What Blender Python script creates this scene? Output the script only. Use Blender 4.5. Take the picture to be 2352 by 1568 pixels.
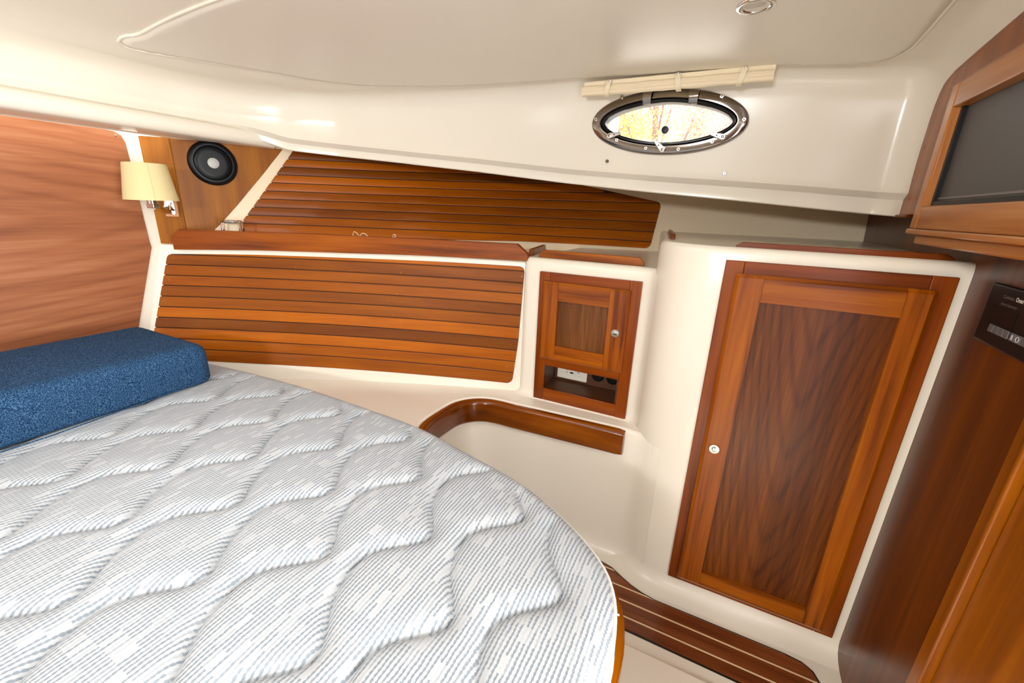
import bpy, bmesh, math, random
import numpy as np
from mathutils import Vector, Matrix
random.seed(7)
for o in list(bpy.data.objects): bpy.data.objects.remove(o)
SC = bpy.context.scene
COL = SC.collection
ZC = 1.22                      # eye height above the cabin sole; all z below are given relative to the eye
# ------------------------------------------------------------------ camera
FPX, CX, CY = 967.0, 1176.0, 784.0
RW = np.array([[0.8898188, 0.16680761, -0.42473252],
               [0.45501788, -0.25424738, 0.85341491],
               [0.03436898, -0.95264552, -0.30213454]])     # world axes seen from the camera (x right, y down, z ahead)
cam = bpy.data.cameras.new('camera'); cam.sensor_width = 36.0; cam.lens = 36.0 * FPX / 2352.0
cam.clip_start = 0.01; cam.clip_end = 200
co = bpy.data.objects.new('camera', cam); COL.objects.link(co)
M = Matrix.Identity(4)
for i in range(3):
    M[i][0] = RW[i, 0]; M[i][1] = -RW[i, 1]; M[i][2] = -RW[i, 2]
M[2][3] = ZC
co.matrix_world = M
SC.camera = co
# ------------------------------------------------------------------ light and exposure
SC.view_settings.view_transform = 'Standard'
SC.view_settings.look = 'None'
SC.view_settings.gamma = 1.0
SC.view_settings.use_curve_mapping = False
SC.view_settings.exposure = 0.15
w = bpy.data.worlds.new('sky'); SC.world = w; w.use_nodes = True
bg = w.node_tree.nodes['Background']
bg.inputs[0].default_value = (0.93, 0.96, 1.0, 1); bg.inputs[1].default_value = 6.0
def area(name, loc, rot, sx, sy, power, col):
    l = bpy.data.lights.new(name, 'AREA'); l.shape = 'RECTANGLE'; l.size = sx; l.size_y = sy
    l.energy = power; l.color = col
    o = bpy.data.objects.new(name, l); COL.objects.link(o)
    o.location = (loc[0], loc[1], loc[2] + ZC); o.rotation_euler = rot
    return o
# daylight falling through the deck hatch over the berth, and through the open doorway from the saloon
area('hatch_daylight', (-0.80, 0.0, 0.62), (0, 0, 0), 0.58, 0.56, 3.0, (0.88, 0.95, 1.0))
area('doorway_daylight', (1.45, 0.0, -0.05), (0, math.radians(90), 0), 1.7, 1.5, 128, (1.0, 0.98, 0.95))
area('starboard_portlight_fill', (-0.25, -1.72, 0.30), (math.radians(90), 0, 0), 0.42, 0.15, 34, (0.97, 0.99, 1.0))  # unseen fill lamp added at the mirrored portlight opening to brighten the port side

# ------------------------------------------------------------------ small maths
def ray(px, py):
    return RW @ np.array([px - CX, py - CY, FPX])
def at(px, py, ax, val):
    d = ray(px, py); return d * (val / d[ax])
def march(px, py, fn, lo=.4, hi=4.0):
    d = ray(px, py); d = d / np.linalg.norm(d)
    k = lo
    while k < hi:
        p = d * k
        if fn(p): return p
        k += .0015
    return d * hi
def catmull(P, n=8, closed=False):
    P = [np.array(p, float) for p in P]; out = []
    N = len(P)
    rng = range(N) if closed else range(N - 1)
    for i in rng:
        p1, p2 = P[i], P[(i + 1) % N]
        p0 = P[i - 1] if (closed or i > 0) else 2 * p1 - p2
        p3 = P[(i + 2) % N] if (closed or i + 2 < N) else 2 * p2 - p1
        for k in range(n):
            t = k / n
            out.append(.5 * ((2 * p1) + (-p0 + p2) * t + (2 * p0 - 5 * p1 + 4 * p2 - p3) * t * t + (-p0 + 3 * p1 - 3 * p2 + p3) * t ** 3))
    if not closed: out.append(P[-1])
    return out
def lerp(a, b, t): return a + (b - a) * t
def sstep(t): t = min(max(t, 0), 1); return t * t * (3 - 2 * t)

# ------------------------------------------------------------------ materials
def S(r, g, b):
    f = lambda c: (c / 255 / 12.92) if c / 255 <= .04045 else ((c / 255 + .055) / 1.055) ** 2.4
    return (f(r), f(g), f(b), 1)
MATS = {}
def newmat(name):
    m = bpy.data.materials.new(name); m.use_nodes = True
    MATS[name] = m
    return m, m.node_tree.nodes, m.node_tree.links, m.node_tree.nodes['Principled BSDF']
def plain(name, col, rough=.5, metal=0, coat=0, bump=None, spec=.5):
    m, n, l, b = newmat(name)
    b.inputs['Base Color'].default_value = col; b.inputs['Roughness'].default_value = rough
    b.inputs['Metallic'].default_value = metal; b.inputs['Coat Weight'].default_value = coat
    b.inputs['Specular IOR Level'].default_value = spec
    if bump:
        tc = n.new('ShaderNodeTexCoord'); nz = n.new('ShaderNodeTexNoise'); bp = n.new('ShaderNodeBump')
        nz.inputs['Scale'].default_value = bump[0]; bp.inputs['Strength'].default_value = bump[1]; bp.inputs['Distance'].default_value = .002
        l.new(tc.outputs['Object'], nz.inputs['Vector']); l.new(nz.outputs['Fac'], bp.inputs['Height']); l.new(bp.outputs[0], b.inputs['Normal'])
    return m
def mth(n, l, op, a, b=None):
    x = n.new('ShaderNodeMath'); x.operation = op
    for i, v in enumerate((a, b)):
        if v is None: continue
        if isinstance(v, (int, float)): x.inputs[i].default_value = v
        else: l.new(v, x.inputs[i])
    return x.outputs[0]
def wood(name, dark, mid, light, axis='X', coords='Object', scale=1.0, rough=.3, coat=.25, rnd=.12, cath=None, fibre=.3, con=1.7, across=15, along=1.2):
    """axis: direction of the grain. cath=(along axis, across axis, freq, curvature, weight) adds arched figure."""
    m, n, l, b = newmat(name)
    tc = n.new('ShaderNodeTexCoord')
    vec = tc.outputs[coords]
    oi = n.new('ShaderNodeObjectInfo')
    off = n.new('ShaderNodeVectorMath'); off.operation = 'ADD'; l.new(vec, off.inputs[0])
    cmb = n.new('ShaderNodeCombineXYZ'); r9 = mth(n, l, 'MULTIPLY', oi.outputs['Random'], 9.0)
    for i in range(3): l.new(r9, cmb.inputs[i])
    l.new(cmb.outputs[0], off.inputs[1])
    def mapped(al, ac):
        mp = n.new('ShaderNodeMapping'); s = [ac * scale] * 3; s['XYZ'.index(axis)] = al * scale
        mp.inputs['Scale'].default_value = s; l.new(off.outputs[0], mp.inputs['Vector']); return mp.outputs[0]
    def noise(v, sc, det, dist=0):
        x = n.new('ShaderNodeTexNoise'); x.inputs['Scale'].default_value = sc; x.inputs['Detail'].default_value = det
        x.inputs['Distortion'].default_value = dist; l.new(v, x.inputs['Vector']); return x.outputs['Fac']
    A = noise(mapped(along, across), 1.6, 5, .5)
    B = noise(mapped(7, 210), 1.0, 3)
    A = mth(n, l, 'ADD', mth(n, l, 'MULTIPLY', mth(n, l, 'SUBTRACT', A, .5), con), .5)
    f = mth(n, l, 'ADD', mth(n, l, 'MULTIPLY', A, 1 - fibre), mth(n, l, 'MULTIPLY', B, fibre))
    if cath:
        al, ac, fr, cu, wt = cath
        sp = n.new('ShaderNodeSeparateXYZ'); l.new(vec, sp.inputs[0])
        a, c = sp.outputs['XYZ'.index(al)], sp.outputs['XYZ'.index(ac)]
        nz = noise(mapped(2.2, 9), 1.0, 4, .3)
        c2 = mth(n, l, 'ADD', c, mth(n, l, 'MULTIPLY', mth(n, l, 'SUBTRACT', nz, .5), .03))
        cc = mth(n, l, 'POWER', mth(n, l, 'ABSOLUTE', c2), 1.5)
        ph = mth(n, l, 'ADD', mth(n, l, 'MULTIPLY', a, fr), mth(n, l, 'MULTIPLY', cc, cu))
        ph = mth(n, l, 'ADD', ph, mth(n, l, 'MULTIPLY', nz, .9))
        sw = mth(n, l, 'ADD', mth(n, l, 'MULTIPLY', mth(n, l, 'SINE', mth(n, l, 'MULTIPLY', ph, 6.283)), .5), .5)
        sw = mth(n, l, 'POWER', sw, 3.5)
        f = mth(n, l, 'SUBTRACT', f, mth(n, l, 'MULTIPLY', mth(n, l, 'MULTIPLY', sw, nz), wt))
    rp = n.new('ShaderNodeValToRGB'); l.new(f, rp.inputs[0])
    e = rp.color_ramp.elements; e[0].position = .22; e[0].color = dark; e[1].position = .8; e[1].color = light
    x = e.new(.5); x.color = mid
    hs = n.new('ShaderNodeHueSaturation'); l.new(rp.outputs[0], hs.inputs['Color'])
    l.new(mth(n, l, 'ADD', mth(n, l, 'MULTIPLY', oi.outputs['Random'], 2 * rnd), .80 - rnd), hs.inputs['Value'])
    l.new(hs.outputs[0], b.inputs['Base Color'])
    bp = n.new('ShaderNodeBump'); bp.inputs['Strength'].default_value = .12; bp.inputs['Distance'].default_value = .001
    l.new(B, bp.inputs['Height']); l.new(bp.outputs[0], b.inputs['Normal'])
    hs.inputs['Saturation'].default_value = 1.12; b.inputs['Specular IOR Level'].default_value = .3
    b.inputs['Roughness'].default_value = rough; b.inputs['Coat Weight'].default_value = coat * .5; b.inputs['Coat Roughness'].default_value = .2
    return m
gel = plain('white_gelcoat', S(236, 228, 212), .22)
gelm = plain('satin_gelcoat', S(232, 225, 210), .3)
slatL = wood('teak_slat', S(122, 58, 14), S(156, 84, 26), S(182, 106, 42), 'X', 'UV', 1, .42, .08, .36, con=1.1)
fidM = wood('teak_fiddle', S(100, 44, 12), S(146, 70, 22), S(176, 94, 36), 'X', 'Object', 1, .28, .3, .06)
frameV = wood('cherry_frame_vertical', S(104, 46, 10), S(158, 82, 24), S(182, 104, 38), 'Z', 'Object', 1, .34, .2, .06, con=2.0, across=24)
frameH = wood('cherry_frame_horizontal', S(104, 46, 10), S(158, 82, 24), S(182, 104, 38), 'X', 'Object', 1, .34, .2, .06, con=2.0, across=24)
casV = wood('dark_cherry_vertical', S(104, 44, 8), S(140, 64, 16), S(162, 84, 28), 'Z', 'Object', 1, .3, .3, .05)
casH = wood('dark_cherry_horizontal', S(104, 44, 8), S(140, 64, 16), S(162, 84, 28), 'X', 'Object', 1, .3, .3, .05)
panV = wood('walnut_panel', S(78, 38, 17), S(110, 60, 30), S(142, 86, 48), 'Z', 'Object', 1, .35, .15, .05, ('Z', 'X', -7.0, 110.0, .26), fibre=.42, con=1.6, across=26, along=.45)
panS = wood('walnut_panel_small', S(72, 40, 22), S(112, 70, 42), S(146, 100, 66), 'Z', 'Object', 1.3, .38, .1, .05, fibre=.45)
bulk = wood('cherry_bulkhead', S(142, 92, 69), S(172, 116, 88), S(196, 144, 114), 'Y', 'Object', .8, .38, .12, .0, ('Y', 'Z', 3.2, 36.0, .22), fibre=.3, con=1.3)
spkP = wood('golden_cherry', S(128, 72, 24), S(160, 98, 40), S(184, 124, 62), 'Z', 'Object', .8, .5, .0, .05, con=1.2)
aftW = wood('dark_bulkhead', S(72, 34, 12), S(106, 54, 24), S(134, 74, 36), 'Z', 'Object', .8, .34, .2, .04)
boardM = wood('orange_cherry', S(124, 58, 16), S(158, 82, 28), S(182, 106, 44), 'Z', 'Object', 1, .3, .25, .04)
tvW = wood('tv_cherry', S(172, 106, 64), S(198, 134, 86), S(218, 160, 112), 'Y', 'Object', 1, .28, .35, .04)
tvV = wood('tv_cherry_vertical', S(172, 106, 64), S(198, 134, 86), S(218, 160, 112), 'Z', 'Object', 1, .28, .35, .04)
doorW = wood('light_door_wood', S(120, 62, 20), S(150, 84, 32), S(172, 104, 48), 'Z', 'Object', 1, .3, .3, .03)
soleW = wood('teak_sole', S(92, 50, 34), S(126, 74, 50), S(152, 96, 68), 'X', 'Object', 1.2, .3, .2, .08)
holly = plain('holly', S(226, 200, 160), .35)
black = plain('black_caulk', S(14, 12, 11), .45)
blackG = plain('black_gloss', S(7, 9, 12), .4, spec=.22)
rubber = plain('black_rubber', S(10, 9, 9), .4)
chrome = plain('chrome', S(225, 222, 218), .09, 1.0)
steel = plain('polished_steel', S(145, 137, 132), .1, 1.0)
dome = plain('grey_dome', S(176, 174, 170), .55, .2)
screen = plain('tv_screen', S(74, 71, 68), .5)
blackP = plain('black_plastic', S(14, 14, 15), .4, spec=.25)
btnM = plain('button_grey', S(92, 92, 94), .4)
printW = plain('white_print', S(205, 200, 196), .5)
printG = plain('grey_print', S(120, 112, 110), .5)
plateM = plain('outlet_white', S(235, 228, 212), .35)
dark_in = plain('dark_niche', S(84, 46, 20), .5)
shadeM = plain('cream_shade', S(222, 206, 156), .8, bump=(400, .1), spec=.2)
blindM = plain('tan_blind', S(240, 224, 192), .75, spec=.2)
strapM = plain('cream_strap', S(238, 224, 192), .6)
copper = plain('copper_tack', S(225, 160, 120), .3, .8)
paleW = plain('pale_wood_block', S(206, 150, 108), .4)
cordM = plain('cream_cord', S(226, 196, 168), .7)
lensM = plain('frosted_lens', S(205, 196, 184), .4)
pipM = plain('mattress_piping', S(226, 226, 222), .7, bump=(500, .2))
barkM = plain('bark', S(120, 92, 84), .8)
groundM = plain('dry_grass', S(150, 130, 90), .9)
postM = plain('pale_blue_paint', S(120, 175, 215), .5)
hatchM = plain('white_frame', S(225, 222, 214), .35)
def leafmat(name, a, b2):
    m, n, l, b = newmat(name)
    oi = n.new('ShaderNodeTexCoord'); nz = n.new('ShaderNodeTexNoise'); nz.inputs['Scale'].default_value = 2.2
    l.new(oi.outputs['Object'], nz.inputs['Vector'])
    rp = n.new('ShaderNodeValToRGB'); rp.color_ramp.elements[0].color = a; rp.color_ramp.elements[1].color = b2
    rp.color_ramp.elements[0].position = .35; rp.color_ramp.elements[1].position = .65
    l.new(nz.outputs['Fac'], rp.inputs[0]); l.new(rp.outputs[0], b.inputs['Base Color'])
    b.inputs['Roughness'].default_value = .6
    tr = n.new('ShaderNodeBsdfTranslucent'); l.new(rp.outputs[0], tr.inputs[0])
    mx = n.new('ShaderNodeMixShader'); mx.inputs[0].default_value = .5
    l.new(b.outputs[0], mx.inputs[1]); l.new(tr.outputs[0], mx.inputs[2])
    l.new(mx.outputs[0], n['Material Output'].inputs[0])
    return m
leafY = leafmat('yellow_leaves', S(245, 222, 110), S(240, 175, 110))
leafO = leafmat('orange_leaves', S(240, 195, 110), S(230, 140, 115))
leafR = leafmat('pink_red_leaves', S(228, 130, 125), S(235, 170, 140))
m, n, l, b = newmat('port_glass'); glassM = m
tr = n.new('ShaderNodeBsdfTransparent'); gl = n.new('ShaderNodeBsdfGlossy'); gl.inputs['Roughness'].default_value = .02
mx = n.new('ShaderNodeMixShader'); mx.inputs[0].default_value = .05
l.new(tr.outputs[0], mx.inputs[1]); l.new(gl.outputs[0], mx.inputs[2]); l.new(mx.outputs[0], n['Material Output'].inputs[0])
# navy woven fabric
m, n, l, b = newmat('navy_weave'); navy = m
tc = n.new('ShaderNodeTexCoord'); mp = n.new('ShaderNodeMapping'); mp.inputs['Scale'].default_value = (420, 420, 420)
nz = n.new('ShaderNodeTexNoise'); nz.inputs['Scale'].default_value = 1.0; nz.inputs['Detail'].default_value = 3
l.new(tc.outputs['Object'], mp.inputs[0]); l.new(mp.outputs[0], nz.inputs['Vector'])
rp = n.new('ShaderNodeValToRGB'); e = rp.color_ramp.elements; e[0].position = .34; e[0].color = S(12, 30, 52); e[1].position = .72; e[1].color = S(86, 118, 150)
x = e.new(.5); x.color = S(34, 66, 100)
l.new(nz.outputs['Fac'], rp.inputs[0]); l.new(rp.outputs[0], b.inputs['Base Color'])
b.inputs['Roughness'].default_value = .85; b.inputs['Specular IOR Level'].default_value = .1
bp = n.new('ShaderNodeBump'); bp.inputs['Strength'].default_value = .5; bp.inputs['Distance'].default_value = .002
l.new(nz.outputs['Fac'], bp.inputs['Height']); l.new(bp.outputs[0], b.inputs['Normal'])
# mattress knit: rows of grey-blue beads on white, running across the berth
m, n, l, b = newmat('mattress_knit'); knit = m
tc = n.new('ShaderNodeTexCoord'); sp = n.new('ShaderNodeSeparateXYZ'); l.new(tc.outputs['Object'], sp.inputs[0])
u = mth(n, l, 'MULTIPLY', sp.outputs[0], 1 / .0072); v = mth(n, l, 'MULTIPLY', sp.outputs[1], 1 / .0070)
wv = n.new('ShaderNodeTexNoise'); wv.inputs['Scale'].default_value = 60; l.new(tc.outputs['Object'], wv.inputs['Vector'])
u = mth(n, l, 'ADD', u, mth(n, l, 'MULTIPLY', wv.outputs['Fac'], .5))
cu = mth(n, l, 'ADD', mth(n, l, 'MULTIPLY', mth(n, l, 'COSINE', mth(n, l, 'MULTIPLY', u, 6.283)), .5), .5)
cv = mth(n, l, 'ADD', mth(n, l, 'MULTIPLY', mth(n, l, 'COSINE', mth(n, l, 'MULTIPLY', v, 6.283)), .5), .5)
cell = n.new('ShaderNodeCombineXYZ')
l.new(mth(n, l, 'FLOOR', mth(n, l, 'ADD', u, .5)), cell.inputs[0])
l.new(mth(n, l, 'FLOOR', mth(n, l, 'MULTIPLY', v, .28)), cell.inputs[1])
wn = n.new('ShaderNodeTexWhiteNoise'); l.new(cell.outputs[0], wn.inputs['Vector'])
keep = mth(n, l, 'ADD', mth(n, l, 'MULTIPLY', wn.outputs['Value'], 3.0), .05)
bead = mth(n, l, 'MULTIPLY', mth(n, l, 'ADD', mth(n, l, 'MULTIPLY', cv, .36), .64), cu)
fac = mth(n, l, 'MULTIPLY', mth(n, l, 'MINIMUM', mth(n, l, 'MULTIPLY', mth(n, l, 'MAXIMUM', mth(n, l, 'SUBTRACT', bead, .36), 0.0), 3.0), 1.0), mth(n, l, 'MINIMUM', keep, 1.0))
mix = n.new('ShaderNodeMixRGB'); mix.inputs[1].default_value = S(178, 180, 182); mix.inputs[2].default_value = S(128, 137, 145)
l.new(fac, mix.inputs[0]); l.new(mix.outputs[0], b.inputs['Base Color'])
b.inputs['Roughness'].default_value = .85; b.inputs['Specular IOR Level'].default_value = .15; b.inputs['Sheen Weight'].default_value = .1
bp = n.new('ShaderNodeBump'); bp.inputs['Strength'].default_value = .45; bp.inputs['Distance'].default_value = .002; bp.invert = True
l.new(fac, bp.inputs['Height']); l.new(bp.outputs[0], b.inputs['Normal'])

# ------------------------------------------------------------------ object helpers (coordinates relative to the eye)
def tag(o, label, cat, group=None):
    o['label'] = label; o['category'] = cat
    if group: o['group'] = group
    return o
def struct(o): o['kind'] = 'structure'; return o
ORIG = {}
def thing(name, label, cat, loc, group=None):
    o = bpy.data.objects.new(name, None); COL.objects.link(o); o.empty_display_size = .05
    o.location = (loc[0], loc[1], loc[2] + ZC); ORIG[o] = np.array(loc, float)
    return tag(o, label, cat, group)
def mesh(name, V, F, mat, parent=None, smooth=35, bevel=0, seg=2, uv=None, origin=None):
    V = np.asarray([tuple(v) for v in V], float)
    base = ORIG[parent] if parent is not None else np.zeros(3)
    if origin is None:
        mn, mxx = V.min(0), V.max(0); origin = np.array([(mn[0] + mxx[0]) / 2, (mn[1] + mxx[1]) / 2, (mn[2] + mxx[2]) / 2])
    else: origin = np.array(origin, float)
    me = bpy.data.meshes.new(name)
    me.from_pydata((V - origin).tolist(), [], [list(f) for f in F])
    if uv is not None:
        lay = me.uv_layers.new(name='UVMap')
        for lp in me.loops: lay.data[lp.index].uv = uv[lp.vertex_index]
    bm = bmesh.new(); bm.from_mesh(me); bmesh.ops.recalc_face_normals(bm, faces=bm.faces); bm.to_mesh(me); bm.free()
    me.validate()
    me.materials.append(mat)
    if smooth:
        for p in me.polygons: p.use_smooth = True
        me.set_sharp_from_angle(angle=math.radians(smooth))
    o = bpy.data.objects.new(name, me); COL.objects.link(o)
    o.location = origin - base if parent is not None else (origin[0], origin[1], origin[2] + ZC)
    o.parent = parent; ORIG[o] = origin
    if bevel:
        bv = o.modifiers.new('bevel', 'BEVEL'); bv.width = bevel; bv.segments = seg; bv.limit_method = 'ANGLE'; bv.angle_limit = math.radians(40)
        bv.harden_normals = False
    return o
def boxv(x0, x1, y0, y1, z0, z1):
    V = [(x, y, z) for x in (x0, x1) for y in (y0, y1) for z in (z0, z1)]
    F = [(0, 1, 3, 2), (4, 6, 7, 5), (0, 4, 5, 1), (2, 3, 7, 6), (0, 2, 6, 4), (1, 5, 7, 3)]
    return V, F
def box(name, x0, x1, y0, y1, z0, z1, mat, parent=None, bevel=.002, seg=2):
    V, F = boxv(x0, x1, y0, y1, z0, z1)
    return mesh(name, V, F, mat, parent, bevel=bevel, seg=seg)
def merge(parts):
    V, F = [], []
    for v, f in parts:
        k = len(V); V += [tuple(p) for p in v]; F += [tuple(i + k for i in q) for q in f]
    return V, F
def frame_axes(d):
    d = np.array(d, float); d /= np.linalg.norm(d)
    a = np.array([0, 0, 1.]) if abs(d[2]) < .9 else np.array([1., 0, 0])
    u = np.cross(d, a); u /= np.linalg.norm(u); return u, np.cross(d, u), d
def lathe(c, d, prof, n=32):
    """prof: list of (radius, height along d)"""
    u, v, d = frame_axes(d); c = np.array(c, float); V, F = [], []
    for r, h in prof:
        for k in range(n):
            a = 2 * math.pi * k / n; V.append(c + d * h + (u * math.cos(a) + v * math.sin(a)) * r)
    for i in range(len(prof) - 1):
        for k in range(n):
            F.append((i * n + k, i * n + (k + 1) % n, (i + 1) * n + (k + 1) % n, (i + 1) * n + k))
    F.append(tuple(range(n - 1, -1, -1))); F.append(tuple((len(prof) - 1) * n + k for k in range(n)))
    return V, F
def tube(P, r, n=8, closed=False):
    P = [np.array(p, float) for p in P]; V, F = [], []; N = len(P)
    for i, p in enumerate(P):
        a, b2 = (P[i - 1], P[(i + 1) % N]) if closed else (P[max(i - 1, 0)], P[min(i + 1, N - 1)])
        u, v, _ = frame_axes(b2 - a)
        for k in range(n):
            t = 2 * math.pi * k / n; V.append(p + (u * math.cos(t) + v * math.sin(t)) * r)
    for i in range(N if closed else N - 1):
        j = (i + 1) % N
        for k in range(n): F.append((i * n + k, i * n + (k + 1) % n, j * n + (k + 1) % n, j * n + k))
    if not closed: F += [tuple(range(n - 1, -1, -1)), tuple((N - 1) * n + k for k in range(n))]
    return V, F
def prism(poly, axis, a, b2):
    """polygon in the two other axes (cyclic order kept), extruded along axis from a to b2"""
    V = []
    for t in (a, b2):
        for p in poly:
            q = list(p); q.insert('XYZ'.index(axis), t); V.append(q)
    k = len(poly)
    F = [tuple(range(k)), tuple(range(2 * k - 1, k - 1, -1))] + [(i, (i + 1) % k, k + (i + 1) % k, k + i) for i in range(k)]
    return V, F
def grid(rows, cols, fn, skip=None):
    V = [fn(i, j) for i in range(rows) for j in range(cols)]; F = []
    for i in range(rows - 1):
        for j in range(cols - 1):
            if skip and skip(i, j): continue
            F.append((i * cols + j, i * cols + j + 1, (i + 1) * cols + j + 1, (i + 1) * cols + j))
    return V, F
def rect_at(pts, y):
    P = [at(px, py, 1, y) for px, py in pts]     # TL, TR, BL, BR
    return (P[0][0] + P[2][0]) / 2, (P[1][0] + P[3][0]) / 2, (P[2][2] + P[3][2]) / 2, (P[0][2] + P[1][2]) / 2

# ------------------------------------------------------------------ the shape of the cabin
XF, XA = -2.02, 0.475                        # forward and aft bulkheads
def hullY(X, z):
    u = max(.5 - X, 0); k = min(max((-1.3 - X) / .55, 0), 1); k = k * k * (3 - 2 * k)
    return 2.2 - .10 * u * u - .048 * u ** 3 + (.25 + .3 * u) * (z + .12) + k * (.04 - .53 * z)
def lowY(X, z):
    t = min(max((-.666 - X) / 1.334, -.1), 1.05)
    top = 1.42 - .523 * t + .2 * t * (1 - t); bt = 1.42 - .66 * t + .2 * t * (1 - t)
    return lerp(top, bt, (z + .2) / (-.47))
TX = [-1.84, -1.80, -1.72, -1.6, -1.5, -1.2, -.8, -.6, -.4, 0, .45]
TY = [.9, 1.12, 1.27, 1.375, 1.43, 1.53, 1.614, 1.650, 1.664, 1.672, 1.68]
ip = lambda x, a, b2: float(np.interp(x, a, b2))
def z_lip(X): return ip(X, [-1.84, -1.72, -1.35, -.977, -.616, -.286, .003, .253, .45], [.205, .198, .169, .136, .099, .07, .048, .027, .012])
def z_band(X): return z_lip(X) + ip(X, [-1.34, -.6, .19], [.029, .034, .046])
def z_wall(X): return z_band(X) + .017
def z_fold(X): return ip(X, [-1.84, -1.65, -.95, -.57, .05, .36], [.388, .411, .425, .440, .424, .398])
def z_hulltop(X): return z_lip(X) * 1.28 + .035

# ---- floor
floor = struct(mesh('floor', *merge([boxv(-2.1, .62, -1.6, 1.60, -1.28, -1.22)]), gel, bevel=0))
def rounded_rect(x0, x1, y0, y1, r, n=6):
    out = []
    for cx, cy, a0 in ((x1 - r, y1 - r, 0), (x0 + r, y1 - r, 90), (x0 + r, y0 + r, 180), (x1 - r, y0 + r, 270)):
        for k in range(n + 1):
            a = math.radians(a0 + 90 * k / n); out.append((cx + r * math.cos(a), cy + r * math.sin(a)))
    return out
# raised white moulding of the sole inboard of the teak panel
V, F = prism(rounded_rect(-.30, .60, .1, .985, .05), 'Z', -1.221, -1.208)
mesh('sole_moulding', V, F, gel, floor, bevel=.010, seg=4)
def clip_poly(poly, a, b2):
    """keep the part of a polygon with a <= y <= b2"""
    for lim, s in ((a, 1), (b2, -1)):
        out = []
        for i in range(len(poly)):
            p, q = poly[i], poly[(i + 1) % len(poly)]
            ip_, iq = s * (p[1] - lim) >= 0, s * (q[1] - lim) >= 0
            if ip_: out.append(p)
            if ip_ != iq:
                t = (lim - p[1]) / (q[1] - p[1]); out.append((p[0] + (q[0] - p[0]) * t, lim))
        poly = out
    return poly
sole_out = [(-.62, 1.075), (-.60, 1.048), (-.57, 1.038), (-.24, 1.036), (-.06, 1.036), (.34, 1.032), (.385, 1.04), (.413, 1.07), (.418, 1.10), (.416, 1.135), (.404, 1.162), (.38, 1.177), (.34, 1.1815),
            (-.03, 1.1815), (-.075, 1.190), (-.115, 1.204), (-.15, 1.222), (-.19, 1.245), (-.25, 1.258), (-.57, 1.258), (-.605, 1.245), (-.62, 1.215)]
cx = np.mean([p[0] for p in sole_out]); cy = np.mean([p[1] for p in sole_out])
def grow(poly, d):
    out = []
    for i in range(len(poly)):
        a, b2 = np.array(poly[i - 1]), np.array(poly[(i + 1) % len(poly)])
        t = b2 - a; nn = np.array([t[1], -t[0]]); nn /= np.linalg.norm(nn)
        out.append(tuple(np.array(poly[i]) + nn * d))
    return out
V, F = prism(grow(sole_out, .005), 'Z', -1.2215, -1.2175); mesh('caulk_border', V, F, black, floor, bevel=0)
seams = [1.076, 1.132, 1.184, 1.238]
edges = [1.0] + seams + [1.30]
for i in range(5):
    pl = clip_poly(sole_out, edges[i] + (.0028 if i else 0), edges[i + 1] - (.0028 if i < 4 else 0))
    V, F = prism(pl, 'Z', -1.2205, -1.2165); mesh('plank', V, F, soleW, floor, bevel=0)
for s in seams:
    pl = clip_poly(sole_out, s - .0027, s + .0027); V, F = prism(pl, 'Z', -1.2205, -1.2164); mesh('holly_strip', V, F, holly, floor, bevel=0)

# ---- hull side (behind the shelf) and the lower hull liner
NX = 70
xs = [lerp(-1.95, XA + .03, j / (NX - 1)) for j in range(NX)]
def hv(i, j):
    z = lerp(-.20, z_hulltop(xs[j]), i / 9); return (xs[j], hullY(xs[j], z), z)
hull = struct(mesh('wall_port', *grid(10, NX, hv), plain('beige_hull_lining', S(234, 216, 186), .35)))
xl = [lerp(XF, -.63, j / 49) for j in range(50)]
lowz = [-.74, -.70, -.60, -.50, -.40, -.30, -.22, -.195, -.188, -.185, -.185]
def lv(i, j):
    z = lowz[i]; y = lowY(xl[j], z)
    if i == 8: y += .004
    if i >= 9: y += .012
    if i == 10: y = max(hullY(xl[j], -.185) + .01, y + .02) if xl[j] > -1.86 else y + .03
    return (xl[j], y, z)
liner = struct(mesh('wall_port_liner', *grid(len(lowz), 50, lv), gel))

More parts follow.
